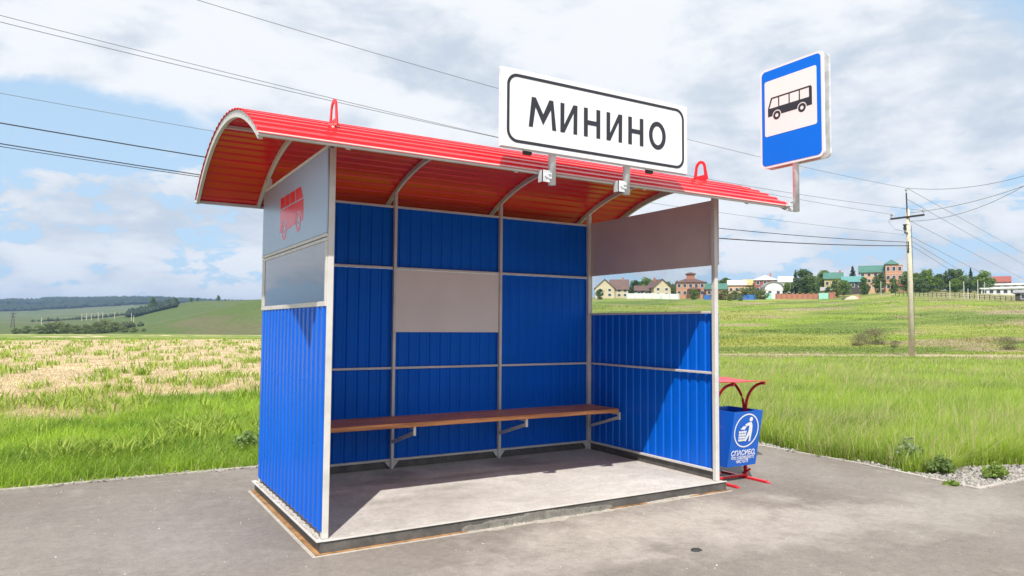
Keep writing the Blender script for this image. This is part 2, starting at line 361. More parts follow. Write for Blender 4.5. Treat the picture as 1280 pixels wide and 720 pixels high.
M['asphalt'] = ground_like('dusty_asphalt', (.185, .160, .138), (.230, .203, .178), (.275, .246, .215), 95,
    stains=[(2.4, -.55, 1.6, .5, (.42, .38, .33), .8), (3.3, -1.1, 1.4, .45, (.40, .36, .32), .7), (1.2, -.9, 1.0, .3, (.38, .34, .30), .6), (4.6, -1.4, 1.6, .5, (.34, .31, .275), .6), (-.8, .8, .5, 1.2, (.30, .27, .24), .35), (-3, 2.0, 2, .4, (.18, .16, .145), .5), (5, 1.0, .7, 1.5, (.27, .245, .22), .5)])
M['slab'] = ground_like('shelter_slab_concrete', (.42, .385, .35), (.57, .54, .50), (.38, .35, .315), 140,
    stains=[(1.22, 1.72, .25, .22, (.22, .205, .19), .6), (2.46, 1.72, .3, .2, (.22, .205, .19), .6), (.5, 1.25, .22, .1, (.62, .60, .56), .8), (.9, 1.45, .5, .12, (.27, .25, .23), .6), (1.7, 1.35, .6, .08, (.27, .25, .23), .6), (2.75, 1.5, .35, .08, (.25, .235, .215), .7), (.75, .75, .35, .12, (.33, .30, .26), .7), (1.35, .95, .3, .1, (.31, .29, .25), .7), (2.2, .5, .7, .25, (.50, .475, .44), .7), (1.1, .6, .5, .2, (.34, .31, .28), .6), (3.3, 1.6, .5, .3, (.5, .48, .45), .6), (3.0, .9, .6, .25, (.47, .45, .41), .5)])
M['kerb'] = ground_like('pale_kerb_concrete', (.40, .36, .31), (.47, .43, .38), (.33, .30, .26), 90)
M['gravelbed'] = ground_like('gravel_bed', (.27, .25, .23), (.22, .20, .17), (.31, .29, .27), 60)
def attr_mat(name, rough=.9, trans=0., nscale=0., namt=.2, spec=.2):
    m, nt, N, L, b = nodes_of(name)
    a = N.new('ShaderNodeVertexColor'); a.layer_name = 'Col'; out = a.outputs[0]
    if nscale:
        g = N.new('ShaderNodeNewGeometry'); 
        for sc, am in ((nscale, namt), (nscale*.13, namt*.7), (nscale*7, namt)):
            n = N.new('ShaderNodeTexNoise'); n.inputs['Scale'].default_value = sc; n.inputs['Detail'].default_value = 5; L.new(g.outputs['Position'], n.inputs['Vector'])
            r = N.new('ShaderNodeMapRange'); r.inputs[1].default_value = .3; r.inputs[2].default_value = .7; r.inputs[3].default_value = 1-am; r.inputs[4].default_value = 1+am; L.new(n.outputs[0], r.inputs[0])
            x = N.new('ShaderNodeMix'); x.data_type = 'RGBA'; x.blend_type = 'MULTIPLY'; x.inputs[0].default_value = 1; L.new(out, x.inputs[6]); L.new(r.outputs[0], x.inputs[7]); out = x.outputs[2]
    L.new(out, b.inputs['Base Color']); b.inputs['Roughness'].default_value = rough; b.inputs['Specular IOR Level'].default_value = spec
    if trans:
        t = N.new('ShaderNodeBsdfTranslucent'); L.new(out, t.inputs[0]); ms = N.new('ShaderNodeMixShader'); ms.inputs[0].default_value = trans
        L.new(b.outputs[0], ms.inputs[1]); L.new(t.outputs[0], ms.inputs[2]); L.new(ms.outputs[0], N['Material Output'].inputs[0])
    return m
M['ground'] = attr_mat('meadow_soil', nscale=2.2, namt=.22)
M['blades'] = attr_mat('grass_blades', rough=.5, trans=.42, spec=.25)
M['leaves'] = attr_mat('tree_leaves', rough=.6, trans=.25, spec=.25)
def glass(name, tint, refl):
    m, nt, N, L, b = nodes_of(name)
    t = N.new('ShaderNodeBsdfTransparent'); t.inputs[0].default_value = (*tint, 1); g = N.new('ShaderNodeBsdfGlossy'); g.inputs['Roughness'].default_value = .01
    fr = N.new('ShaderNodeFresnel'); fr.inputs[0].default_value = 1.5; mu = N.new('ShaderNodeMath'); mu.operation = 'MULTIPLY_ADD'; mu.use_clamp = True; mu.inputs[1].default_value = 1.0; mu.inputs[2].default_value = refl; L.new(fr.outputs[0], mu.inputs[0])
    ms = N.new('ShaderNodeMixShader'); ge = N.new('ShaderNodeNewGeometry'); iv = N.new('ShaderNodeMath'); iv.operation = 'SUBTRACT'; iv.inputs[0].default_value = 1; L.new(ge.outputs['Backfacing'], iv.inputs[1]); m3 = N.new('ShaderNodeMath'); m3.operation = 'MULTIPLY'; L.new(iv.outputs[0], m3.inputs[0]); L.new(mu.outputs[0], m3.inputs[1]); L.new(m3.outputs[0], ms.inputs[0]); L.new(t.outputs[0], ms.inputs[1]); L.new(g.outputs[0], ms.inputs[2]); L.new(ms.outputs[0], N['Material Output'].inputs[0])
    N.remove(b); return m
M['glass'] = glass('clear_window_glass', (.93, .95, .95), .0)
M['tint'] = glass('tinted_window_film', (.10, .12, .14), .26)
M['houseglass'] = pm('dark_house_glass', (.05, .06, .08), .1)
# ------------------------------------------------------------------ ground sheet
KERB = [(-12.1, 3.09), (5.93, 3.09), (5.99, 1.36), (5.99, .185), (5.83, -1.17), (60, -1.17)]
gravel_in = [on_ground(*q) for q in [(1020, 570.5), (1060.6, 575.6), (1101, 580.6), (1133.8, 590.8), (1188.7, 592.8), (1203, 583), (1280, 581)]]
GRAVEL = [(5.94, 3.1), (5.99, 1.36), (5.99, .185), (5.83, -1.17), (60, -1.17), (60, -.5)]+[tuple(p) for p in gravel_in[::-1]]+[(6.22, 1.6), (6.25, 3.1)]
def in_poly(x, y, poly):
    c = np.zeros(np.shape(x), bool); n = len(poly)
    for i in range(n):
        x1, y1 = poly[i]; x2, y2 = poly[(i+1) % n]
        k = ((y1 > y) != (y2 > y)) & (x < (x2-x1)*(y-y1)/(y2-y1+1e-12)+x1); c ^= k
    return c
PAD = [(-60, -40), (60, -40), (60, -1.17), (5.83, -1.17), (5.99, .185), (5.99, 1.36), (5.93, 3.09), (-12.1, 3.09), (-12.1, -1.17), (-60, -1.17)]
def side_mix(x, y):       # 0 = open field left and behind, 1 = meadow to the right
    az = np.degrees(np.arctan2(x-CX, y-CY)); return sstep(az, 22, 34)
def straw_mask(x, y):
    r = np.hypot(x-CX, y-CY); s = side_mix(x, y)
    n = fbm(x/15, y/10, 21, 4)+.35*(fbm(x/1.4, y/1.4, 25, 3)-.5)
    band = sstep(r, 14, 25)*(1-sstep(r, 62, 78))
    m = sstep(n+band*.80-.33, .36, .46)*(1-s)
    m = np.maximum(m, (1-s)*sstep(fbm(x/14, y/3, 31), .56, .66)*sstep(r, 62, 78)*.7)
    return np.clip(m*sstep(r, 8, 15), 0, 1)
def track_mask(x, y):
    # vehicle track between the meadow and the rising pasture on the right
    d = (x-CX)*math.sin(YAW)+(y-CY)*math.cos(YAW)
    e = np.abs(d-(40.5+1.2*(fbm(x/12, y/12, 55)-.5)))
    return (1-sstep(e, .9, 2.2))*side_mix(x, y)
def ground_color(x, y):
    r = np.hypot(x-CX, y-CY); s = side_mix(x, y); az = np.degrees(np.arctan2(x-CX, y-CY))
    def mixc(a, b, t): return a*(1-t[:, None])+np.array(b)[None]*t[:, None]
    c = np.tile(np.array([.14, .19, .04]), (len(x), 1))
    c = mixc(c, (.22, .26, .06), fbm(x/6, y/6, 41))
    c = mixc(c, (.56, .45, .30), straw_mask(x, y))
    # right pasture
    past = s*sstep(r, 44, 52)
    pc = np.tile(np.array([.19, .255, .035]), (len(x), 1)); pc = mixc(pc, (.26, .27, .07), sstep(fbm(x/22, y/22, 61), .4, .65)); pc = mixc(pc, (.135, .185, .04), sstep(fbm(x/30, y/11, 71), .52, .7)); pc = mixc(pc, (.30, .235, .15), sstep(fbm(x/13, y/13, 81), .60, .70)*.8)
    pc = mixc(pc, (.24, .225, .11), sstep(r, 185, 215)*sstep(az, 59, 62)*.8)
    c = c*(1-past[:, None])+pc*past[:, None]
    c = mixc(c, (.38, .31, .21), track_mask(x, y))
    # far left country, cloud shadow painted in as a darker base green
    f = (1-s)*sstep(r, 112, 135); fc = np.tile(np.array([.075, .112, .022]), (len(x), 1))
    fc = mixc(fc, (.125, .11, .055), sstep(fbm(x/60, y/60, 91), .48, .62)*.7); fc = mixc(fc, (.095, .125, .036), sstep(fbm(x/120, y/80, 95), .52, .62)*sstep(r, 300, 420))
    fc = mixc(fc, (.16, .15, .085), sstep(fbm(x/200, y/70, 97), .55, .62)*sstep(r, 800, 1000)*.7)
    fc = mixc(fc, (.035, .052, .03), sstep(fbm(x/340, y/260, 99), .38, .48)*sstep(r, 1900, 2300))
    c = c*(1-f[:, None])+fc*f[:, None]
    return c
def build_ground():
    az = np.concatenate([np.arange(-180, -16, 4.), np.arange(-16, 78, .22), np.arange(78, 181, 4.)])
    rr = [0.5]; 
    while rr[-1] < 9000: rr.append(rr[-1]*1.024)
    rr = np.array(rr); A, R = np.meshgrid(np.radians(az), rr, indexing='ij')
    X = CX+R*np.sin(A); Y = CY+R*np.cos(A); Z = height(X.ravel(), Y.ravel()).reshape(X.shape)-.035
    inside = in_poly(X, Y, PAD) | in_poly(X, Y, GRAVEL); Z = np.where(inside, np.minimum(Z, -.05), Z)
    V = np.stack([X.ravel(), Y.ravel(), Z.ravel()], 1); na, nr = X.shape
    i, j = np.meshgrid(np.arange(na-1), np.arange(nr-1), indexing='ij'); a = (i*nr+j).ravel()
    q = np.stack([a, a+nr, a+nr+1, a+1], 1)
    V = np.vstack([V, [[CX, CY, -.05]]]); k = len(V)-1; i0 = np.arange(na-1)*nr; tri = np.stack([i0, np.full_like(i0, k), i0+nr], 1)
    loops = np.concatenate([q.ravel(), tri.ravel()]); starts = np.concatenate([np.arange(len(q))*4, len(q)*4+np.arange(len(tri))*3]); tot = np.concatenate([np.full(len(q), 4), np.full(len(tri), 3)])
    me = np_mesh('meadow_ground', V, loops, starts, tot, M['ground'], ground_color(V[:, 0], V[:, 1]), smooth=True)
    import bmesh
    bm = bmesh.new(); bm.from_mesh(me); bmesh.ops.recalc_face_normals(bm, faces=bm.faces)
    if sum(f.normal.z for f in bm.faces) < 0: bmesh.ops.reverse_faces(bm, faces=bm.faces)
    bm.to_mesh(me); bm.free()
    tag(new_obj('meadow_ground', me), kind='structure')
build_ground()
def sheet(name, poly, z, mat, zb=None, kind='structure'):
    b = MB(); zb = z-.03 if zb is None else zb
    b.plate(poly, lambda u, v, d: (u, v, z-d*(z-zb)), 1); return tag(b.build(name, mat), kind=kind)
sheet('asphalt_pavement', PAD, 0, M['asphalt'])
sheet('gravel_strip', GRAVEL, -.014, M['gravelbed'])
def kerb_run(pts, w, z0, z1):
    # one continuous mitred strip just outside the asphalt
    P = [Vector((*p, 0)) for p in pts]; L_ = []; R_ = []
    for i, p in enumerate(P):
        d1 = (P[i]-P[i-1]).normalized() if i else (P[1]-P[0]).normalized(); d2 = (P[i+1]-P[i]).normalized() if i < len(P)-1 else d1
        n = Vector((-(d1+d2).y, (d1+d2).x, 0)).normalized(); k = 1/max(.3, n.dot(Vector((-d1.y, d1.x, 0)))); L_.append(p+n*w*k); R_.append(p+n*.002*k)
    b = MB(); b.sweep(P, lambda i: [(R_[i].x, R_[i].y, z0), (L_[i].x, L_[i].y, z0), (L_[i].x, L_[i].y, z1), (R_[i].x, R_[i].y, z1)]); return b
tag(kerb_run(KERB, .05, -.06, .012).build('kerb_edging', M['kerb']), kind='structure')
# ------------------------------------------------------------------ bus shelter
LOWER[0] = DROP
WX, DY, ZS = 3.671, 1.994, .13
R_ARC = (1.38**2+.4**2)/.8; ZC = 2.67+.4-R_ARC; YC = 1.0
def arcz(y, off=0.): return ZC+math.sqrt((R_ARC+off)**2-(y-YC)**2)
sh = thing('bus_shelter', 'blue and red corrugated metal bus shelter with arched roof and bench', 'bus shelter', (WX/2, 1.0, ZS))
def part(b, name, mat, label=None, smooth=False, parent=None):
    o = b.build(name, mat, parent or sh, smooth=smooth)
    if label: o['label'] = label
    return o
T = .045
posts = [(0, 0), (WX-T, 0), (0, DY-T-.012), (1.232, DY-T-.012), (2.442, DY-T-.012), (WX-T, DY-T-.012)]
for i, (x, y) in enumerate(posts):
    tw_ = .031 if i in (3, 4) else T; b = MB(); b.bbox((x, y, ZS), (x+tw_, y+T, arcz(y+T/2)-.03), .004); part(b, 'post', M['frame'])
    if y > 1:
        for s in (-1, 1):
            if (i == 2 and s < 0) or (i == 5 and s > 0): continue
            xx = x+tw_/2+s*(tw_/2+.0005); b = MB()
            b.plate([(0, .015), (.008, .015), (.055, .072), (0, .072)], lambda u, v, d: (xx+s*u, y+.02+d, ZS+v), .005); part(b, 'gusset', M['frame'])
yb = DY-T-.012
spans = [(T, 1.232), (1.263, 2.442), (2.473, WX-T)]
for (x0, x1) in spans:
    for z in (.205, 1.10, 2.09, 2.70):
        b = MB(); b.bbox((x0+.001, yb+.016, z), (x1-.001, yb+T-.002, z+.022), .003); part(b, 'rail', M['frame'])
# corrugated sheet: profile across pitch .115
def corr_profile(L, pitch=.115, dep=.009, ph=.0):
    pts = []; x = -ph
    while x < L+pitch:
        for dx, h in ((0, 0), (.066, 0), (.076, 1), (.102, 1), (.112, 0)):
            t = x+dx
            pts.append((t, h*dep))
        x += pitch
    out = [(0, np.interp(0, [p[0] for p in pts], [p[1] for p in pts]))]+[p for p in pts if 0 < p[0] < L]
    out.append((L, np.interp(L, [p[0] for p in pts], [p[1] for p in pts]))); return out
def _blue(k):
    key = 'blue%d' % k
    if key not in M: M[key] = pm('blue_coated_steel', (.001+.001*k, .108+.004*k, .57+.02*k), .34+.02*k, var=.10, scale=1.7, bump=.03, bscale=2.2, spec=.09, dust=(.006, .13, .46), dustamt=.3)
    return M[key]
def corr_wall(fn, L, z0, z1, ph=0., t=.0012, dep=.009):
    pr = corr_profile(L, ph=ph, dep=dep); b = MB(); n = len(pr); vs = []
    for z in (z0, z1):
        for k in (0, t):
            vs += [fn(u, d+k, z) for u, d in pr]
    fs = []
    for i in range(n-1):
        fs += [(i, i+1, 2*n+i+1, 2*n+i), (n+i+1, n+i, 3*n+i, 3*n+i+1), (i, n+i, n+i+1, i+1), (2*n+i, 2*n+i+1, 3*n+i+1, 3*n+i)]
    fs += [(0, 2*n, 3*n, n), (n-1, 2*n-1, 4*n-1, 3*n-1)]
    return b.add(vs, fs)
rows = [(.222, 1.099), (1.1105, 2.0895), (2.1005, 2.708)]
edges = [0., 1.2475, 2.4575, WX]
for k in range(3):
    for (z0, z1) in rows:
        if k == 1 and z0 > 1.1 and z0 < 2: z1 = 1.50
        x0, x1 = edges[k]+.003, edges[k+1]-.003
        part(corr_wall(lambda u, d, z, x0=x0: (x0+u, DY-.010+d, z), x1-x0, z0, z1, ph=.02+.03*k), 'corrugated_panel', _blue((k+int(z0*3)) % 3))
# side walls (sheets outside the frame)
part(corr_wall(lambda u, d, z: (-.002-d, .002+u, z), DY-.005, .175, 1.655, ph=.03), 'corrugated_panel', M['blue'], 'sunlit blue side sheet')
part(corr_wall(lambda u, d, z: (WX+.002+d, .002+u, z), DY-.005, .222, 1.672, ph=.05), 'corrugated_panel', M['blue'])
for x0, x1 in ((.004, .030), (WX-.030, WX-.004)):
    for z in (.205, 1.10, 1.665):
        b = MB(); b.bbox((x0, T+.001, z), (x1, yb-.001, z+.022), .003); part(b, 'rail', M['frame'])
# dark steel skirting below the bottom rails
b = MB(); b.box((T+.001, DY-.008, ZS+.0005), (WX-T-.001, DY-.004, .2045)); part(b, 'skirting', M['darksteel'])
b = MB(); b.box((WX-.010, T+.001, ZS+.0005), (WX-.006, DY-T-.014, .2045)); part(b, 'skirting', M['darksteel'])
# left outer window frame, pane, upper panel
b = MB(); b.bbox((-.012, .0, 1.657), (-.0005, DY, 1.690), .002); part(b, 'window_frame', M['frame'])
b = MB(); b.bbox((-.012, .0, 2.095), (-.0005, DY, 2.118), .002); b.bbox((-.016, .0, 2.124), (-.0005, DY, 2.146), .002); part(b, 'window_frame', M['frame'])
for y0 in (0., DY-.10): b = MB(); b.bbox((-.011, y0+.001, 1.691), (-.0005, y0+(.03 if y0 == 0 else .099), 2.094), .002); part(b, 'window_frame', M['frame'])
b = MB(); b.box((-.006, .032, 1.691), (-.003, DY-.101, 2.094)); part(b, 'window_pane', M['tint'], 'left side pane mirroring the clouds')
b = MB(); b.bbox((-.014, .0, 2.148), (-.003, DY, 2.722), .002); up = part(b, 'side_panel', M['silver'], 'silver side panel with red bus emblem')
b = MB(); b.bbox((-.016, 0, 2.7225), (.03, DY-.06, 2.745), .003); part(b, 'rail', M['frame'])
b = MB(); b.bbox((WX+.003, .0, 2.118), (WX+.014, DY, 2.735), .002); part(b, 'side_panel', M['backing'], 'plain grey back of the right side panel')
b = MB(); b.bbox((WX+.003, T+.001, 1.690), (WX+.006, DY-.06, 2.117), .0005); part(b, 'window_pane', M['glass'], 'clear right side pane')
b = MB(); b.bbox((WX+.002, DY-.055, 1.690), (WX+.014, DY, 2.117), .002); part(b, 'window_frame', M['frame'])
# notice board
b = MB(); b.bbox((1.266, yb+.020, 1.465), (2.439, yb+.034, 2.087), .002); part(b, 'notice_board', M['board'])
# roof sheets
def roof_sheet(a0, a1, x0, x1):
    # angles measured round the arc centre
    b = MB(); L = (a1-a0)*R_ARC; pr = corr_profile(L, ph=.0, dep=.010); vs = []; n = len(pr); t = .0014
    prof = []
    for u, d in pr: prof.append((a0+u/R_ARC, d))
    for x in (x0, x1):
        for k in (0, t):
            for a, d in prof: r = R_ARC+.001+d+k; vs.append((x, YC+r*math.sin(a), ZC+r*math.cos(a)))
    fs = []
    for i in range(n-1): fs += [(i, i+1, 2*n+i+1, 2*n+i), (n+i+1, n+i, 3*n+i, 3*n+i+1), (i, n+i, n+i+1, i+1), (2*n+i, 2*n+i+1, 3*n+i+1, 3*n+i)]
    fs += [(0, 2*n, 3*n, n), (n-1, 2*n-1, 4*n-1, 3*n-1)]
    return b.add(vs, fs)
AE = math.asin(1.405/R_ARC); XL, XR = -.545, 4.20; cuts = [-AE, -AE+2*AE*.39, -AE+2*AE*.78, AE]
for k in range(3): part(roof_sheet(cuts[k]+(.0006 if k else 0), cuts[k+1], XL, XR-.01*(k == 1)), 'roof_sheet', M['red'])
def arc_tube(x0, x1, r0, r1, a0=-AE+.012, a1=AE-.012, n=28):
    b = MB(); A = [a0+(a1-a0)*i/n for i in range(n+1)]
    return b.sweep(A, lambda i: [(x, YC+r*math.sin(A[i]), ZC+r*math.cos(A[i])) for x, r in ((x0, r0), (x1, r0), (x1, r1), (x0, r1))])
for x in (0, 1.235, 2.445, WX-.025):
    part(arc_tube(x, x+.025, R_ARC-.042, R_ARC-.001), 'roof_rib', M['frame'])
for x in (-.535, 4.165): part(arc_tube(x, x+.025, R_ARC-.050, R_ARC-.001), 'roof_end_arch', M['frame'])
for y in (-.398, 2.373):
    b = MB(); b.bbox((-.546, y, 2.640), (4.201, y+.025, 2.668), .003); part(b, 'eave_beam', M['frame'])
for (x0, x1) in ((-.509, -.001), (.026, 1.234), (1.261, 2.444), (2.471, WX-.026), (WX+.001, 4.164)):
    b = MB(); b.bbox((x0, 1.075, arcz(1.09)-.030), (x1, 1.10, arcz(1.09)-.003), .003); part(b, 'purlin', M['frame'])
# lifting loops over the front posts
for x, yy in ((.015, .0), (WX-.02, .2)):
    zb = arcz(yy)-.005; out = []; inn = []; n = 24
    for i in range(n):
        a = math.pi*i/(n-1); out.append((.068*math.cos(a), .125+.07*math.sin(a))); inn.append((.042*math.cos(a), .118+.05*math.sin(a)))
    out = [(.098, 0)]+out+[(-.098, 0)]; inn = [(.050, .052)]+inn+[(-.050, .052)]
    b = MB(); b.ring(out, inn, lambda u, v, d: (x+d, yy+u, zb+v), .010); part(b, 'lifting_loop', M['redpaint'])
# bench
for k, (y0, y1) in enumerate(((1.375, 1.548), (1.552, 1.722), (1.726, 1.896))):
    b = MB(); b.bbox((T+.006, y0, .607), (WX-T-.006, y1, .650), .005); part(b, 'bench_plank', M['wood'])
for x in (posts[3][0], posts[4][0], posts[5][0]):
    b = MB(); xc = x+(.0155 if x < 3 else T/2)
    b.box((xc-.0125, 1.425, .580), (xc+.0125, yb-.001, .6055)); b.box((xc-.0125, 1.400, .525), (xc+.0125, 1.4245, .6055))
    b.bar((xc, 1.426, .545), (xc, yb-.004, .395), .024, .030); part(b, 'bench_bracket', M['frame'])
# screws on the sheets
b = MB()
def screw(p, n):
    p = Vector(p); n = Vector(n); q = p+n*.006; b.tube([p, q], .0038, 6)
for k in range(17): screw((-.0105, .075+.115*k, 1.13+.010*math.sin(k*2.1)), (-1, 0, 0))
for k in range(9): screw((-.011, .08+.23*k, 1.63), (-1, 0, 0)); screw((-.011, .08+.23*k, .20), (-1, 0, 0))
for y in (-.2, 1.1): 
    pass
part(b, 'sheet_screws', M['blue'])['kind'] = 'stuff'
# bus emblem on the left outer panel, seen from outside (y runs right to left)
def em(u, v, d): return (-.0142-d, u, v)
em_parts = [('emblem_window', [(1.325, 2.48), (1.325, 2.572), (1.20, 2.572), (1.18, 2.48)]), ('emblem_window', [(1.165, 2.48), (1.185, 2.572), (1.035, 2.572), (1.02, 2.48)]),
            ('emblem_window', [(1.0, 2.48), (1.018, 2.572), (.86, 2.572), (.848, 2.48)]), ('emblem_window', [(.828, 2.48), (.84, 2.572), (.68, 2.572), (.615, 2.48)])]
for nm, poly in em_parts: b = MB(); b.plate(poly, em, .0012); part(b, nm, M['decalred'], parent=up)
def arcpts(cy, cz, r, a0, a1, n=10): return [(cy+r*math.cos(math.radians(a0+(a1-a0)*i/n)), cz+r*math.sin(math.radians(a0+(a1-a0)*i/n))) for i in range(n+1)]
body = [(1.335, 2.470), (1.335, 2.285)]+arcpts(1.18, 2.285, .088, 0, 180)+arcpts(.74, 2.305, .088, 0, 180)+[(.60, 2.31), (.60, 2.470)]
b = MB(); b.plate(body, em, .0012); part(b, 'emblem_body', M['decalred'], parent=up)
for cy, cz in ((1.18, 2.285), (.74, 2.305)):
    b = MB(); b.ring(arcpts(cy, cz, .072, 0, 345, 23), arcpts(cy, cz, .046, 0, 345, 23), em, .0012); b.plate(arcpts(cy, cz, .012, 0, 330, 11), em, .0012); part(b, 'emblem_wheel', M['decalred'], parent=up)
# ------------------------------------------------------------------ base slab
sb = thing('concrete_base', 'low concrete base slab edged in steel under the bus shelter', 'slab', (WX/2, 1.0, 0))
X0, X1, Y0, Y1 = -.045, WX+.045, -.045, DY+.045
b = MB(); b.box((X0+.034, Y0+.015, .04), (X1-.012, Y1-.012, ZS)); b.build('slab', M['slab'], sb)
b = MB(); b.bbox((X0-.002, Y0+.002, ZS-.004), (X0+.040, Y1, ZS+.004), .001); b.build('steel_flange', M['frame'], sb)
b = MB(); b.bbox((X0+.041, Y0-.002, ZS-.004), (X1, Y0+.016, ZS+.0035), .001); b.build('steel_flange', M['frame'], sb)
b = MB(); b.box((X0+.026, Y0+.017, .050), (X0+.033, Y1, ZS-.005)); b.build('steel_web', M['darksteel'], sb)
b = MB(); b.box((X0+.026, Y0+.008, .050), (X1-.003, Y0+.0145, ZS-.005)); b.build('steel_web', M['darksteel'], sb)
b = MB(); b.box((X1-.0115, Y0+.015, .050), (X1-.003, Y1, ZS-.005)); b.build('steel_web', M['darksteel'], sb)
b = MB(); b.bbox((X0-.006, Y0-.010, .045), (X0+.0255, Y1, .054), .002); b.build('rusty_flange', M['rust'], sb)
b = MB(); b.bbox((X0+.026, Y0-.010, .045), (1.05, Y0+.0078, .0535), .002); b.build('rusty_flange', M['rust'], sb)
for x0, x1 in ((2.35, 2.75), (3.25, X1+.02)):
    b = MB(); b.bbox((x0, Y0-.010, .045), (x1, Y0+.0078, .0535), .002); b.build('rusty_flange', M['rust'], sb)
for a_, c_ in (((X0-.034, Y0-.036, .0435), (X0-.0065, Y1, .048)), ((X0-.006, Y0-.036, .0435), (1.30, Y0-.0105, .0475)), ((3.2, Y0-.034, .0435), (X1+.04, Y0-.0105, .0475))):
    b = MB(); b.bbox(a_, c_, .002); b.build('bedding_lip', M['kerb'], sb)
def lumpy(x0, x1, wid, hgt, seed, mat, fac):
    n = int((x1-x0)/.012); pts = []; rs = random.Random(seed)
    for i in range(n+1):
        x = x0+(x1-x0)*i/n; e = math.sin(math.pi*i/n)**.3
        w = wid*e*(.35+1.0*float(fbm(x*7, seed, 3, 3)))*rs.uniform(.85, 1.15)+.002; h = .0445+hgt*e*(.45+.9*float(fbm(x*6, seed+3, 4, 3)))*rs.uniform(.93, 1.07)
        pts.append((x, w, min(h, ZS-.006), rs.uniform(.3, .7)))
    b = MB(); yb_ = Y0+.0075
    return b.sweep(pts, lambda i: [(pts[i][0], yb_, .043), (pts[i][0], yb_, pts[i][2]), (pts[i][0], yb_-pts[i][1]*.25, .045+(pts[i][2]-.045)*fac), (pts[i][0], yb_-pts[i][1]*pts[i][3], .0445+(pts[i][2]-.045)*fac*.35), (pts[i][0], yb_-pts[i][1], .0435)]).build('cement_fillet', mat, sb)
M['cementdark'] = pm('damp_cement', (.17, .16, .14), .95, var=.35, scale=14, bump=.6, bscale=50)
lumpy(1.0, 2.40, .022, .075, 5, M['cementdark'], .8)
lumpy(.80, 2.75, .085, .012, 9, M['cement'], .6)
lumpy(2.62, 3.45, .05, .014, 8, M['cement'], .6)
b = MB()                                  # crumbs along the left flange
for k in range(420):
    x = X0+.012+abs(random.gauss(0, .01)); y = random.uniform(Y0+.05, Y1-.05); s = random.uniform(.003, .009)
    b.add([(x-s, y, ZS+.004), (x, y+s, ZS+.004), (x+s, y, ZS+.004), (x, y-s, ZS+.004), (x, y, ZS+.004+s)], [(0, 1, 4), (1, 2, 4), (2, 3, 4), (3, 0, 4)])
tag(b.build('cement_crumbs', M['cement'], sb), kind='stuff')
# ------------------------------------------------------------------ name sign МИНИНО
YS = -.50
sg = thing('name_sign', 'white rectangular sign reading МИНИНО above the shelter eave', 'sign', (1.915, YS, 2.56))
def rrect(x0, z0, x1, z1, r, n=7):
    p = []
    for cx_, cz_, a in ((x1-r, z1-r, 0), (x0+r, z1-r, 90), (x0+r, z0+r, 180), (x1-r, z0+r, 270)):
        p += [(cx_+r*math.cos(math.radians(a+90*i/n)), cz_+r*math.sin(math.radians(a+90*i/n))) for i in range(n+1)]
    return p
def sp_(u, v, d): return (u, YS-.0012-d, v)
b = MB(); b.bbox((1.04, YS, 2.776), (2.79, YS+.020, 3.332), .003); plate = b.build('sign_plate', M['white'], sg)
b = MB(); b.bbox((1.035, YS+.0205, 2.771), (2.795, YS+.032, 3.337), .002); b.build('sign_back', M['galv'], sg)
b = MB(); b.ring(rrect(1.083, 2.812, 2.752, 3.300, .085), rrect(1.104, 2.833, 2.731, 3.279, .066), sp_, .0014); b.build('border_line', M['ink'], plate)
zt, zb_, wst = 3.157, 2.942, .040
def letter(polys, name='letter', ringp=None):
    b = MB()
    for pz in polys: b.plate(pz, sp_, .0016)
    if ringp: b.ring(*ringp, sp_, .0016)
    b.build(name, M['ink'], plate)
def rect(a, z0, c, z1): return [(a, z0), (c, z0), (c, z1), (a, z1)]
# М : slightly splayed legs
letter([[(1.262, zb_), (1.296, zb_), (1.318, 3.09), (1.384, 2.968), (1.450, 3.09), (1.462, zb_), (1.497, zb_), (1.470, zt), (1.436, zt), (1.384, 3.045), (1.320, zt), (1.286, zt)]])
def I_(x): letter([[(x, zb_), (x+.036, zb_), (x+.118, 3.098), (x+.116, zb_), (x+.150, zb_), (x+.152, zt), (x+.116, zt), (x+.034, 3.000), (x+.035, zt), (x, zt)]])
def H_(x): letter([[(x, zb_), (x+.036, zb_), (x+.036, 3.032), (x+.116, 3.032), (x+.116, zb_), (x+.152, zb_), (x+.152, zt), (x+.116, zt), (x+.116, 3.066), (x+.036, 3.066), (x+.036, zt), (x, zt)]])
I_(1.533); H_(1.744); I_(1.956); H_(2.168)
el = lambda cx_, cz_, a, c_, n=28: [(cx_+a*math.cos(2*math.pi*i/n), cz_+c_*math.sin(2*math.pi*i/n)) for i in range(n)]
letter([], ringp=(el(2.466, 3.0485, .088, .112), el(2.466, 3.0485, .052, .076)))
for x in (1.505, 2.203):
    b = MB(); b.tube([(x, YS+.063, 2.56), (x, YS+.063, 3.24)], .0285, 16); b.build('pole', M['galv'], sg, smooth=True)
    b = MB(); b.box((x-.095, YS+.045, 2.575), (x-.03, YS+.05, 2.66)); b.box((x-.095, YS+.045, 2.575), (x-.09, YS+.10, 2.66)); b.box((x-.045, YS+.035, 2.60), (x-.02, YS+.095, 2.612)); b.box((x-.045, YS+.035, 2.63), (x-.02, YS+.095, 2.642))
    b.tube([(x-.062, YS+.035, 2.618), (x-.062, YS+.05, 2.618)], .012, 6); b.build('clamp', M['galv'], sg)
for x in (1.28, 2.42):
    b = MB(); b.bbox((x-.035, YS+.033, 2.748), (x+.035, YS+.058, 2.792), .004); b.build('back_rail', M['iron'], sg)
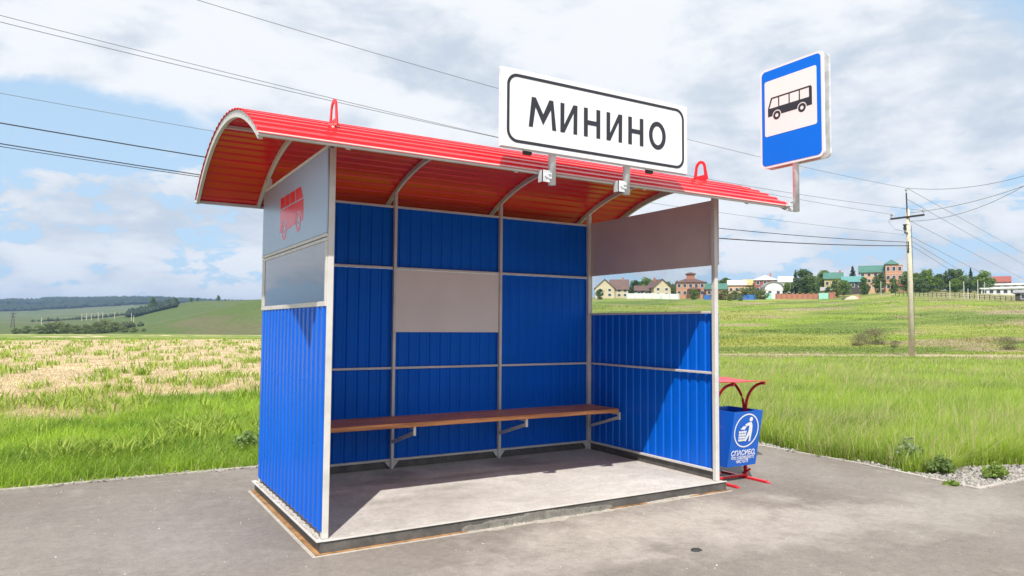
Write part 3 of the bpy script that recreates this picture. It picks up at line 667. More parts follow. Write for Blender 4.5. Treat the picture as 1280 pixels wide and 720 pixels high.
# ------------------------------------------------------------------ bus stop sign (edge-on to the road)
XB = 4.13
bs = thing('bus_stop_sign', 'blue bus stop sign with black bus emblem on white square', 'sign', (4.18, -.47, 2.6))
def sb_(u, v, d): return (XB-.0012-d, u, v)
y0b, y1b, z0b, z1b = -.800, -.120, 3.045, 3.995
for dx in (0, .085):
    b = MB(); b.plate(rrect(y0b, z0b, y1b, z1b, .05), lambda u, v, d: (XB+dx+d, u, v), .022); pl = b.build('sign_plate', M['white'] if dx == 0 else M['galv'], bs)
    if dx == 0: front = pl
b = MB(); b.plate(rrect(y0b+.020, z0b+.020, y1b-.020, z1b-.020, .042), sb_, .0010); b.build('blue_field', M['signblue'], front)
def sb2(u, v, d): return (XB-.0026-d, u, v)
def sb3(u, v, d): return (XB-.0040-d, u, v)
b = MB(); b.plate(rrect(-.738, 3.345, -.175, 3.875, .02), sb2, .0010); b.build('white_square', M['cream'], front)
# bus emblem (nose to the left of the photo = +y)
yL, yR = -.212, -.690
bz = lambda poly: poly
body = [(yL, 3.530), (yL+.0, 3.60), (yL-.03, 3.705), (yR+.03, 3.708), (yR, 3.69), (yR, 3.530)]+arcpts(-.575, 3.530, .052, 180, 0, 10)+arcpts(-.312, 3.530, .052, 180, 0, 10)
body = [(yL, 3.530), (yL, 3.607), (yR, 3.607), (yR, 3.530)]+arcpts(-.585, 3.530, .050, 180, 0, 10)+arcpts(-.312, 3.530, .050, 180, 0, 10)
b = MB(); b.plate(body, sb3, .001)
b.plate([(yL, 3.6072), (yL-.016, 3.6072), (yL-.050, 3.694), (yL-.050, 3.708), (yL-.036, 3.708)], sb3, .001)
b.plate(rect(yR+.03, 3.694, yL-.051, 3.708), sb3, .001)
for yy in (-.335, -.450, -.560): b.plate(rect(yy-.006, 3.6072, yy+.006, 3.6938), sb3, .001)
b.plate([(yR, 3.6072), (yR, 3.69), (yR+.012, 3.708), (yR+.0295, 3.708), (yR+.0295, 3.6072)], sb3, .001)
b.build('bus_emblem', M['ink'], front)
for yy in (-.585, -.312):
    b = MB(); b.ring(arcpts(yy, 3.528, .041, 0, 345, 23), arcpts(yy, 3.528, .018, 0, 345, 23), sb3, .001); b.build('emblem_wheel', M['ink'], front)
b = MB(); b.tube([(4.181, -.47, 2.60), (4.181, -.47, 3.90)], .0285, 16); b.build('pole', M['galv'], bs, smooth=True)
b = MB(); b.box((4.135, -.445, 2.61), (4.20, -.40, 2.615)); b.box((4.135, -.445, 2.69), (4.20, -.40, 2.695)); b.box((4.115, -.44, 2.60), (4.15, -.432, 2.70)); b.box((4.09, -.46, 2.645), (4.15, -.43, 2.665)); b.tube([(4.12, -.46, 2.63), (4.12, -.44, 2.63)], .011, 6); b.build('clamp', M['galv'], bs)
for z in (3.085, 3.80):
    b = MB(); b.bbox((XB+.023, -.70, z), (XB+.084, -.24, z+.03), .004); b.build('back_rail', M['redpaint'], bs)
# ------------------------------------------------------------------ litter bin
LOWER[0] = 0.
bn = thing('litter_bin', 'blue litter bin with white emblem in a red canopied frame', 'litter bin', (4.27, .36, 0))
XA, XC = 4.030, 4.455
for x in (XA, XC):
    b = MB(); b.bar((x, .11, .012), (x, .66, .012), .04, .018); b.bar((x, .11, .012), (x, .07, .004), .04, .008); b.build('foot', M['redpaint'], bn)
    b = MB(); b.bar((x, .36, .02), (x, .36, .70), .022, .030, (0, 1, 0)); b.build('upright', M['redpaint'], bn)
    for s in (-1, 1):
        pts = [(x, .36+s*(.012+.235*(1-math.cos(t*math.pi/2))), .68+.275*math.sin(t*math.pi/2)) for t in [i/9 for i in range(10)]]
        b = MB(); b.tube(pts, .014, 8); b.build('arm', M['redpaint'], bn)
    for yy in (.30, .42):
        pass
    b = MB(); b.bar((x, .30, .10), (x, .40, .035), .018, .018); b.build('brace', M['redpaint'], bn)
b = MB(); b.bar((XA+.012, .36, .035), (XC-.012, .36, .035), .03, .02); b.build('cross_bar', M['redpaint'], bn)
b = MB(); n = 10; pts = [(.09+.54*i/n, .962+.014*(2*i/n-1)**2) for i in range(n+1)]
b.sweep(pts, lambda i: [(XA-.035, pts[i][0], pts[i][1]), (XC+.035, pts[i][0], pts[i][1]), (XC+.035, pts[i][0], pts[i][1]+.006), (XA-.035, pts[i][0], pts[i][1]+.006)]); b.build('canopy', M['redpaint'], bn)
for x, s in ((XA, 1), (XC, -1)):
    b = MB(); b.tube([(x-s*.014, .36, .52), (x+s*.04, .36, .52)], .02, 12); b.build('pivot', M['redpaint'], bn)
xa, xb = 4.075, 4.470; yt0, yt1, yb0, yb1 = .15, .58, .25, .48; zt_, zb2 = .69, .155
b = MB(); t = .006
O = [(xa, yt0, zt_), (xb, yt0, zt_), (xb, yt1, zt_), (xa, yt1, zt_), (xa, yb0, zb2), (xb, yb0, zb2), (xb, yb1, zb2), (xa, yb1, zb2)]
I = [(xa+t, yt0+t, zt_), (xb-t, yt0+t, zt_), (xb-t, yt1-t, zt_), (xa+t, yt1-t, zt_), (xa+t, yb0+t, zb2+t), (xb-t, yb0+t, zb2+t), (xb-t, yb1-t, zb2+t), (xa+t, yb1-t, zb2+t)]
b.add(O+I, [(0, 1, 5, 4), (1, 2, 6, 5), (2, 3, 7, 6), (3, 0, 4, 7), (4, 5, 6, 7), (8, 12, 13, 9), (9, 13, 14, 10), (10, 14, 15, 11), (11, 15, 12, 8), (12, 15, 14, 13), (0, 8, 9, 1), (1, 9, 10, 2), (2, 10, 11, 3), (3, 11, 8, 0)])
bucket = b.build('bucket', M['binblue'], bn)
fn_n = Vector((0, -(zt_-zb2), -(yb0-yt0))).normalized()
def bf(u, v, d, e=.0012):                 # u = x, v = distance down from the rim 0..1
    return Vector((u, yt0+(yb0-yt0)*v, zt_+(zb2-zt_)*v))+fn_n*(d+e)
def bp_(u, v, d): return bf(u, v, d)
Hf = math.hypot(zt_-zb2, yb0-yt0); cxm = 4.272
def sc(px, py): return (cxm+px*.0021, .350-py*.0021/Hf)
circ = lambda r, n=40: [sc(r*math.cos(2*math.pi*i/n), r*math.sin(2*math.pi*i/n)) for i in range(n)]
b = MB(); b.ring(circ(80), circ(74), bp_, .001); b.build('emblem_ring', M['binwhite'], bucket)
b = MB(); b.plate([sc(22+11*math.cos(a*math.pi/8), 52+11*math.sin(a*math.pi/8)) for a in range(16)], bp_, .001)
b.plate([sc(*q) for q in [(-12, 30), (12, 38), (28, 38), (36, 22), (38, -5), (34, -52), (24, -54), (24, -20), (4, -52), (-4, -48), (14, -4), (16, 22), (-10, 22)]], bp_, .001); b.build('emblem_figure', M['binwhite'], bucket)
b = MB(); b.plate([sc(*q) for q in [(-40, 8), (-22, 22), (0, 20), (-14, 4)]], bp_, .001)
for i in range(5): x_ = -48+i*11; b.plate([sc(x_+(-i+2)*-.0, 0), sc(x_+5, 0), sc(x_*.85+1, -50), sc(x_*.85-3, -50)], bp_, .001)
def bp2(u, v, d): return bf(u, v, d, .0024)
for j in range(4): b.plate([sc(-49+j, -3-j*13), sc(1-j, -3-j*13), sc(0-j, -9-j*13), sc(-48+j, -9-j*13)], bp2, .001)
b.build('emblem_basket', M['binwhite'], bucket)
def text_mesh(txt, size, bold=.0):
    cu = bpy.data.curves.new('t', 'FONT'); cu.body = txt; cu.size = size; cu.align_x = 'CENTER'; cu.extrude = .0006; cu.offset = bold; cu.shear = .1; cu.resolution_u = 3
    o = bpy.data.objects.new('t', cu); C.objects.link(o); bpy.context.view_layer.update()
    me = bpy.data.meshes.new_from_object(o.evaluated_get(bpy.context.evaluated_depsgraph_get())); bpy.data.objects.remove(o); bpy.data.curves.remove(cu); return me
for txt, v, size, wid in (('СПАСИБО,', .800, .070, .335), ('ЧТО СОБЛЮДАЕТЕ', .872, .040, .32), ('ЧИСТОТУ', .942, .040, .17)):
    me = text_mesh(txt, size, size*.02); xs = [q.co.x for q in me.vertices]; w_ = max(xs)-min(xs); mid = (max(xs)+min(xs))/2
    off = off_of(bucket)
    for q in me.vertices:
        c = q.co.copy(); q.co = bf(cxm+(c.x-mid)*wid/w_, v-c.y/Hf, c.z+.0006, .0015)-off
    me.materials.clear(); me.materials.append(M['binwhite']); me.name = 'lettering'; new_obj('lettering', me, bucket)
# small dark stone on the pavement
px_, py_ = on_ground(870.5, 688)
b = MB(); n = 12; ring = [(px_+.042*math.cos(2*math.pi*i/n)*(1+.15*math.sin(i*2.3)), py_+.034*math.sin(2*math.pi*i/n)*(1+.15*math.cos(i*1.7)), .0015) for i in range(n)]
ring2 = [(px_+(q[0]-px_)*.6, py_+(q[1]-py_)*.6, .012) for q in ring]
b.add(ring+ring2+[(px_, py_, .015)], [(i, (i+1) % n, n+(i+1) % n, n+i) for i in range(n)]+[(n+i, n+(i+1) % n, 2*n) for i in range(n)])
tag(b.build('tar_lump', M['rubber']), 'small black lump of tar lying on the open pavement', 'stone')
bn.location.x -= .145; bn.location.y -= .10
# ------------------------------------------------------------------ grass, gravel, weeds
def blade_mesh(name, X, Y, Z, Hh, Wd, A, bend, colr, mat):
    """one tapering bent blade per row (5 vertices, quad + triangle)"""
    n = len(X); ca, sa = np.cos(A), np.sin(A); px, py = -sa, ca          # width axis
    def P(t, k, w):
        bx = bend*Hh*t**2; return np.stack([X+ca*bx+px*w*k, Y+sa*bx+py*w*k, Z+Hh*(t-.25*bend*t**2)], 1)
    hw = Wd/2; V = np.stack([P(0, -1, hw), P(0, 1, hw), P(.5, 1, hw*.85), P(.5, -1, hw*.85), P(1., 0, hw)], 1).reshape(-1, 3)
    base = np.arange(n)*5
    loops = (base[:, None]+np.array([0, 1, 2, 3, 3, 2, 4])).ravel(); starts = (np.arange(n)[:, None]*7+np.array([0, 4])).ravel(); tot = np.tile([4, 3], n)
    colv = np.repeat(colr, 5, 0)
    return np_mesh(name, V, loops, starts, tot, mat, colv)
def scatter_polar(n, a0, a1, r0, r1, power=0.):
    a = np.radians(rng.uniform(a0, a1, n)); 
    u = rng.uniform(0, 1, n); r = r0*(r1/r0)**u
    return CX+r*np.sin(a), CY+r*np.cos(a), r, np.degrees(a)
def lerp(a, b, t): return np.array(a)[None]*(1-t[:, None])+np.array(b)[None]*t[:, None]
def grass_blocked(x, y): return in_poly(x, y, PAD) | in_poly(x, y, GRAVEL)
def meadow(n, a0, a1, r0, r1, name):
    x, y, r, a = scatter_polar(n, a0, a1, r0, r1); s = side_mix(x, y)
    m = ~grass_blocked(x, y)
    # keep a ragged margin along the kerb
    e = np.minimum(np.where(x < 5.98, y-3.14, 9), 9); m &= ~((e > -.2) & (e < .12+.22*fbm(x*1.5, y*0+3, 77)) & (rng.uniform(0, 1, n) < .8))
    m &= rng.uniform(0, 1, n) > track_mask(x, y)*.97; dep = (x-CX)*math.sin(YAW)+(y-CY)*math.cos(YAW); m &= (s < .5) | (dep < 31.5+1.5*fbm(x/3, y/3, 57))
    x, y, r, s = x[m], y[m], r[m], s[m]; n = len(x)
    st = straw_mask(x, y)*(1-s); isdry = rng.uniform(0, 1, n) < np.clip(st*.93+.035+.06*s*sstep(fbm(x/2.5, y/2.5, 15), .45, .65), 0, 1)
    big = fbm(x/1.7, y/1.7, 33); tone = .5*fbm(x/.5, y/.5, 35)+.5*fbm(x/2.6, y/1.8, 36)
    h = np.where(s > .5, (.30+.20*big)*(1-.30*sstep(r, 12, 32)), (.13+.11*big)*(1-.45*sstep(r, 12, 22)))*(.6+.7*rng.uniform(0, 1, n))
    h = h*np.where(isdry & (s < .5), .6, 1)*np.where(s > .5, .65+.35*sstep(r, 8.5, 11), 1)
    w = (.0034+.0030*rng.uniform(0, 1, n))*np.maximum(1, r/8.5)**.85*(1+.25*isdry)
    t = np.clip((tone-.5)*2.3+.62+.5*(rng.uniform(0, 1, n)-.5), 0, 1)
    cg = lerp((.085, .21, .024), (.41, .585, .055), t); c2 = lerp((.54, .55, .20), (.44, .53, .12), t); k = (rng.uniform(0, 1, n) < .25*s+.10)[:, None]
    cg = np.where(k, c2, cg); cd = lerp((.46, .36, .21), (.80, .66, .46), rng.uniform(0, 1, n))
    c = np.where(isdry[:, None], cd, cg)
    wind = .35; A = np.where(rng.uniform(0, 1, n) < .55, rng.normal(wind-1.0, .7, n), rng.uniform(0, 6.28, n))
    bend = np.clip(rng.normal(np.where(s > .5, .6, .9), .35, n), .05, 1.8)
    me = blade_mesh(name, x, y, height(x, y)-.04, h, w, A, bend, c, M['blades'])
    return tag(new_obj(name, me), kind='stuff')
o = meadow(430000, -12, 46, 7.2, 80, 'meadow_grass'); tag(o, 'green and straw coloured grass of the field behind and left of the shelter', 'grass')
o = meadow(430000, 44, 72, 7.6, 42, 'meadow_grass'); tag(o, 'tall fresh green grass right of the shelter beyond the gravel', 'grass')
def pasture(n):
    x, y, r, a = scatter_polar(n, 20, 76, 43, 240); dep = (x-CX)*math.sin(YAW)+(y-CY)*math.cos(YAW); m = (dep > 42.5) & (rng.uniform(0, 1, n) < .35+.9*fbm(x/5, y/5, 88)); x, y, r = x[m], y[m], r[m]; n = len(x)
    c = ground_color(x, y)*rng.uniform(.75, 1.7, (n, 1))*np.array([1.05, 1.12, .9]); big = sstep(fbm(x/9, y/9, 89), .55, .7)
    me = blade_mesh('pasture_grass', x, y, height(x, y)-.03, (.07+.16*big)*rng.uniform(.5, 1.4, n), .035*(r/45)**.9, rng.uniform(0, 6.28, n), rng.uniform(.2, 1.2, n), c, M['blades'])
    tag(new_obj('pasture_grass', me), 'short grazed grass tufts on the rising pasture below the village', 'grass', kind='stuff')
pasture(230000)
def verge(n):
    x, y, r, a = scatter_polar(n, 20, 76, 30, 60); dep = (x-CX)*math.sin(YAW)+(y-CY)*math.cos(YAW); m = (dep > 30) & (dep < 44) & (rng.uniform(0, 1, n) > track_mask(x, y)*.95); x, y, r = x[m], y[m], r[m]; n = len(x)
    dry = (rng.uniform(0, 1, n) < sstep(fbm(x/4, y/2, 58), .45, .6)*.7)[:, None]; c = np.where(dry, lerp((.40, .33, .19), (.58, .48, .32), rng.uniform(0, 1, n)), lerp((.15, .25, .03), (.36, .46, .07), rng.uniform(0, 1, n)))
    me = blade_mesh('track_verge', x, y, height(x, y)-.03, rng.uniform(.05, .17, n), .03, rng.uniform(0, 6.28, n), rng.uniform(.2, 1.2, n), c, M['blades'])
    tag(new_obj('track_verge', me), 'short patchy grass along the dirt track before the pasture', 'grass', kind='stuff')
verge(90000)
def stalks(n):
    x, y, r, a = scatter_polar(n, 45, 70, 8.5, 36); m = ~grass_blocked(x, y) & (fbm(x/2.2, y/2.2, 15) > .47) & ((x-CX)*math.sin(YAW)+(y-CY)*math.cos(YAW) < 31); x, y, r = x[m], y[m], r[m]; n = len(x)
    h = rng.uniform(.45, .85, n); w = .004*np.maximum(1, r/8.)**.9; c = lerp((.42, .34, .17), (.58, .50, .30), rng.uniform(0, 1, n))
    me = blade_mesh('dry_stalks', x, y, height(x, y)-.04, h, w, rng.normal(-.5, .5, n), np.clip(rng.normal(.55, .3, n), 0, 1.2), c, M['blades'])
    tag(new_obj('dry_stalks', me), 'thin dry straw stalks leaning in the tall grass', 'grass', kind='stuff')
stalks(5200)
def field_weeds(n):
    # broad leaved green clumps between the dead grass on the left
    x, y, r, a = scatter_polar(n, -10, 20, 9, 70); m = ~grass_blocked(x, y) & (fbm(x/1.1, y/1.1, 44) > .56) & (side_mix(x, y) < .3); x, y, r = x[m], y[m], r[m]; n = len(x); k = 7
    X = np.repeat(x, k)+rng.normal(0, .05, n*k)*np.repeat(np.maximum(1, r/14), k); Y = np.repeat(y, k)+rng.normal(0, .05, n*k)*np.repeat(np.maximum(1, r/14), k); R = np.repeat(r, k); n = len(X)
    c = lerp((.18, .30, .04), (.42, .50, .09), rng.uniform(0, 1, n))
    me = blade_mesh('field_weeds', X, Y, height(X, Y)-.03, rng.uniform(.16, .34, n), .022*np.maximum(1, R/14)**.8, rng.uniform(0, 6.28, n), np.clip(rng.normal(.8, .3, n), .1, 1.4), c, M['blades'])
    tag(new_obj('field_weeds', me), 'bright green weed clumps dotted through the straw field', 'weeds', kind='stuff')
field_weeds(4500)
def stones(n):
    xs = rng.uniform(5.7, 9.5, n*4); ys = rng.uniform(-1.3, 3.2, n*4); m = in_poly(xs, ys, GRAVEL); xs, ys = xs[m][:n], ys[m][:n]; n = len(xs)
    s = rng.uniform(.007, .022, n)*np.where(rng.uniform(0, 1, n) < .06, 1.7, 1); base = np.array([(1, 0, 0), (0, 1, 0), (-1, 0, 0), (0, -1, 0), (0, 0, 1), (0, 0, -1)], float)
    V = base[None]*s[:, None, None]*rng.uniform(.55, 1.3, (n, 6, 1)); an = rng.uniform(0, 6.28, n); ca, sa = np.cos(an)[:, None], np.sin(an)[:, None]
    V = np.stack([V[..., 0]*ca-V[..., 1]*sa, V[..., 0]*sa+V[..., 1]*ca, V[..., 2]*.75+V[..., 0]*.3], 2)
    V += np.stack([xs, ys, -.008+s*.3], 1)[:, None]; V = V.reshape(-1, 3)
    F = np.array([(0, 1, 4), (1, 2, 4), (2, 3, 4), (3, 0, 4), (1, 0, 5), (2, 1, 5), (3, 2, 5), (0, 3, 5)]); L_ = (np.arange(n)[:, None, None]*6+F[None]).ravel(); nf = n*8
    g = rng.uniform(.6, 1.35, n)[:, None]; c = np.repeat(np.array([.31, .29, .265])[None]*g*(1+rng.uniform(-.08, .08, (n, 3))), 6, 0)
    me = np_mesh('gravel', V, L_, np.arange(nf)*3, np.full(nf, 3), M['stonecol'], c); tag(new_obj('gravel', me), 'loose grey crushed stone between the kerb and the grass', 'gravel', kind='stuff')
M['stonecol'] = attr_mat('crushed_stone_tones', rough=.9)
stones(15000)
def grit(n):
    # tiny pale chips scattered on the pavement
    xs = rng.uniform(-6, 6, n); ys = rng.uniform(-3, 3.0, n); b = MB()
    for x, y in zip(xs, ys):
        if -.15 < x < 3.9 and -.15 < y < 2.2: continue
        s = random.uniform(.003, .007)*(1.5 if random.random() < .03 else 1); b.add([(x-s, y, 0), (x, y+s*.7, 0), (x+s, y, 0), (x, y-s, 0), (x, y, s*.8)], [(0, 1, 4), (1, 2, 4), (2, 3, 4), (3, 0, 4)])
    tag(b.build('grit', M['stone']), 'tiny pale stone chips strewn over the asphalt', 'grit', kind='stuff')
grit(800)
def debris(n):
    xs = rng.uniform(-6, 1, n); ys = 3.09-.01+rng.normal(0, .035, n); m = fbm(xs*1.2, xs*0, 66) > .42; b = MB()
    for x, y in zip(xs[m], ys[m]):
        s = random.uniform(.006, .02); a = random.uniform(0, 3); b.bar((x, y, .016), (x+math.cos(a)*s*2.2, y+math.sin(a)*s*2.2, .02), s*.35, s*.3)
    tag(b.build('dry_litter', M['stone']), 'dry bits of grass and grit lying along the left kerb', 'litter', kind='stuff')
debris(500)
# ------------------------------------------------------------------ trees and bushes
def leafcloud(cen, size, c, flat=0.):
    n = len(cen); a = rng.normal(0, 1, (n, 3)); a /= np.linalg.norm(a, axis=1)[:, None]; b = np.cross(a, rng.normal(0, 1, (n, 3))); b /= np.linalg.norm(b, axis=1)[:, None]
    s = (size*rng.uniform(.6, 1.3, n))[:, None]; V = np.stack([cen-a*s-b*s*.5, cen+a*s*.2-b*s*.6, cen+a*s+b*s*.4, cen-a*s*.3+b*s*.6], 1).reshape(-1, 3)
    return V, np.repeat(c, 4, 0)
def crown_mesh(name, clumps, per, size, c0, c1, mat=None):
    """clumps: (x, y, z, rx, rz)"""
    Vs = []; Cs = []
    for (x, y, z, rx, rz) in clumps:
        d = rng.normal(0, 1, (per, 3)); d /= np.linalg.norm(d, axis=1)[:, None]; rad = rng.uniform(0.35, 1., per)**.5; p = d*rad[:, None]*np.array([rx, rx, rz])+np.array([x, y, z])
        k = rng.uniform(0, 1); t = np.clip(k*.7+rng.uniform(0, .5, per), 0, 1); V, c = leafcloud(p, size, lerp(c0, c1, t)); Vs.append(V); Cs.append(c)
    V = np.vstack(Vs); c = np.vstack(Cs); n = len(V)//4
    return np_mesh(name, V, np.arange(n*4), np.arange(n)*4, np.full(n, 4), mat or M['leaves'], c)
def broad_clumps(h, w, n, low=.18, seed=0):
    r_ = random.Random(seed); out = []
    for i in range(n):
        t = r_.uniform(low, 1); prof = math.sin(math.pi*min(1, (t-low)/(1-low)*.86+.12))**.7; a = r_.uniform(0, 6.28); d = w/2*prof*r_.uniform(.25, .85)
        out.append((d*math.cos(a), d*math.sin(a), h*t*.93, w*.17*r_.uniform(.7, 1.3), h*.085*r_.uniform(.7, 1.3)))
    return out
def cone_clumps(h, w, n, seed=0):
    r_ = random.Random(seed); out = []
    for i in range(n):
        t = i/(n-1); rad = w/2*(1-t)**.85; a = i*2.4; out.append((rad*.55*math.cos(a), rad*.55*math.sin(a), h*(.10+.86*t), rad*.62+.12, h*.045+.15))
    return out
def trunk_mesh(h, r, tw=0., limbs=4, seed=0):
    r_ = random.Random(seed); b = MB(); b.tube([(0, 0, -.3), (tw*.3, 0, h*.3), (tw, tw*.5, h*.62), (tw*1.2, tw, h*.92)], [r, r*.75, r*.45, r*.08], 6)
    for k in range(limbs):
        z = h*(.28+.13*k); a = k*2.2+r_.random(); b.tube([(tw*.5, 0, z), (math.cos(a)*h*.13, math.sin(a)*h*.13, z+h*.12), (math.cos(a)*h*.2, math.sin(a)*h*.2, z+h*.24)], [r*.4, r*.25, r*.06], 5)
    return b
PROTO = {}
def tree_proto(key):
    if key in PROTO: return PROTO[key]
    s = sum(map(ord, key)); h = 10.
    if key.startswith('broad'): cr = crown_mesh('crown', broad_clumps(h, 7.4, 60, .10, s), 44, .30, (.07, .14, .03), (.21, .31, .06))
    elif key.startswith('dark'): cr = crown_mesh('crown', broad_clumps(h, 7.0, 60, .05, s), 44, .30, (.05, .10, .03), (.15, .23, .06))
    elif key.startswith('slim'): cr = crown_mesh('crown', broad_clumps(h, 4.0, 34, .12, s), 44, .22, (.09, .15, .04), (.24, .32, .08))
    elif key.startswith('cone'): cr = crown_mesh('crown', cone_clumps(h, 4.4, 30, s), 50, .24, (.028, .058, .03), (.075, .12, .05))
    elif key.startswith('scrub'): cr = crown_mesh('crown', [(x, y, z*.8, a*1.1, c*1.6) for x, y, z, a, c in broad_clumps(h, 17, 44, .0, s)], 90, .22, (.17, .165, .085), (.27, .26, .14))
    else: cr = crown_mesh('crown', [(x, y, z*.9, a, c) for x, y, z, a, c in broad_clumps(h, 14, 34, .0, s)], 44, .5, (.09, .125, .04), (.20, .24, .07))
    t = trunk_mesh(h, .17, .1, 4, s); me_o = t.build('trunk', M['bark']); me = me_o.data; bpy.data.objects.remove(me_o)
    PROTO[key] = (cr, me); return PROTO[key]
def plant_tree(u, vtop, r, key, label, cat='tree', wscale=1., name='tree', group=None, sink=0., vbase=None, hgt=None):
    x, y = azdist(u, r); z = h1(x, y)-sink
    top = zpx(u, vtop, r); H_ = hgt or max(1.2, top-z); cr, tm = tree_proto(key)
    t = thing(name, label, cat, (x, y, z), random.uniform(0, 6.28), group); s = H_/10.
    o = new_obj('crown', cr, t); o.scale = (s*wscale, s*wscale, s); o2 = new_obj('trunk', tm, t); o2.scale = (s, s, s); return t
# belt of trees behind the pasture on the right (u, top row, distance, kind, label)
for a in [(1134, 339, 292, 'broadA', 'broad green tree directly behind the concrete power pole', 1.0), (1146, 341, 300, 'broadB', 'low bushy tree just right of the power pole', 1.1),
          (1158, 337, 296, 'broadC', 'bright green rounded tree, first of the belt right of the pole', 1.15), (1164, 336, 305, 'slimA', 'pointed pale green tree in the left part of the tree belt', 1.),
          (1176, 342, 300, 'darkA', 'dark low tree in the gap left of the middle of the belt', 1.2), (1184, 338, 308, 'coneA', 'dark pointed spruce in the middle of the tree belt', .9),
          (1191, 336, 298, 'darkB', 'dark tall leafy tree in the middle of the belt', 1.1), (1199, 336, 306, 'darkC', 'broad dark tree right of the middle spruce', 1.1),
          (1207, 344, 296, 'broadA', 'mid green shorter tree before the tall spruce', 1.2), (1215, 335, 302, 'coneB', 'tallest thin spruce near the right end of the belt', .85),
          (1222, 345, 310, 'broadB', 'low green tree between the tall spruce and the last birch', 1.2), (1232, 338, 288, 'broadC', 'separate bright tree with pale trunk at the right end of the belt', 1.15),
          (1140, 346, 306, 'darkC', 'dark tree whose crown peeps out on both sides of the power pole', 1.3), (1152, 348, 290, 'darkB', 'dark low tree between the first two trees of the belt', 1.4), (1170, 346, 292, 'broadA', 'round light green tree low in the left part of the belt', 1.4),
          (1195, 348, 290, 'broadC', 'light green low tree before the middle of the belt', 1.4), (1211, 350, 290, 'darkA', 'dark low bushy tree under the thin right spruce', 1.4), (1227, 351, 300, 'darkC', 'dark low tree filling the gap left of the last birch', 1.4),
          # village trees
          (995, 338, 300, 'coneA', 'narrow spruce left of the big dark tree above the brick wall', .9), (1006, 336, 296, 'darkA', 'big dark tree above the brick wall', 1.2), (1018, 345, 292, 'darkB', 'dark round tree right of the big one above the wall', 1.1),
          (1031, 338, 318, 'broadB', 'tree left of the long green roof', 1.2), (1047, 347, 276, 'slimB', 'pale willow before the green roof at the end of the brick wall', 1.9), (1055, 350, 282, 'broadA', 'round green tree beside the pale willow', 1.3),
          (1067, 333, 320, 'coneB', 'lone spruce left of the big pink manor', 1.1), (1081, 346, 284, 'darkC', 'dark tree before the left wing of the manor', 1.0), (1101, 342, 284, 'darkA', 'dark tree before the middle of the manor', 1.15), (1118, 347, 283, 'darkB', 'round dark tree before the manor tower', 1.1),
          (985, 353, 300, 'broadC', 'green tree behind the white arched house', 1.3), (977, 356, 300, 'broadA', 'low tree right of the red brick house', 1.2), (908, 347, 310, 'darkC', 'dark tree behind the low pale house', 1.3),
          (868, 361, 262, 'broadB', 'round green tree before the brick mansion', 1.2), (750, 361, 262, 'darkA', 'dark bushy tree at the foot of the left cream house', 1.3), (875, 352, 300, 'coneA', 'thin spruce right of the brick mansion', .8),
          (794, 350, 330, 'darkB', 'tree left of the grove behind the low brown roof', 1.4), (808, 347, 335, 'broadC', 'tallest tree of the grove behind the low brown roof', 1.4), (820, 349, 335, 'darkC', 'tree at the right of the grove by the gabled cream house', 1.3),
          (835, 352, 335, 'darkB', 'dark tree just behind the gabled cream house', 1.2), (1036, 358, 272, 'darkA', 'small dark tree at the right end of the brick wall', 1.0)]:
    u, v, r, k, lab, ws = a; k = {'coneB': 'coneB', 'coneA': 'coneA'}.get(k, k)
    plant_tree(u, v, r, k, lab, 'spruce' if k.startswith('cone') else 'tree', ws, name='spruce_tree' if k.startswith('cone') else 'tree', group='trees of the village')
for (u, v, r, ws, lab) in [(906, 360, 258, 1., 'lush bush just right of the shelter post'), (918, 362, 256, 1., 'bush before the blue fence'), (929, 358, 264, 1.1, 'tall bush before the low pale house'), (941, 357, 266, 1.1, 'bush below the red brick house'),
                       (952, 360, 262, 1., 'bush left of the mint green gate'), (913, 366, 250, .8, 'small bright bush in front of the left garden'), (926, 368, 248, .8, 'small bright bush before the blue fence end'), (896, 363, 258, 1., 'bush half behind the right front post')]:
    plant_tree(u, v, r, 'bush', 'lush green '+lab if not lab.startswith(('lush', 'small', 'tall')) else lab, 'bush', ws, 'garden_bush', 'garden bushes before the village')
# scrub at the foot of the pasture on the right
for (u, v, r, hg, lab) in [(1094, 428, 62, 1.5, 'grey green scrub bush left of the power pole'), (1073, 431, 60, 1.0, 'small low scrub left of the larger scrub bush'), (1258, 428, 58, 1.0, 'low green scrub at the right edge beyond the track'), (1118, 436, 58, .6, 'tiny brown scrub close to the foot of the power pole')]:
    plant_tree(u, v, r, 'scrub', lab, 'bush', 1.1, 'scrub_bush', 'scrub by the field track', hgt=hg)
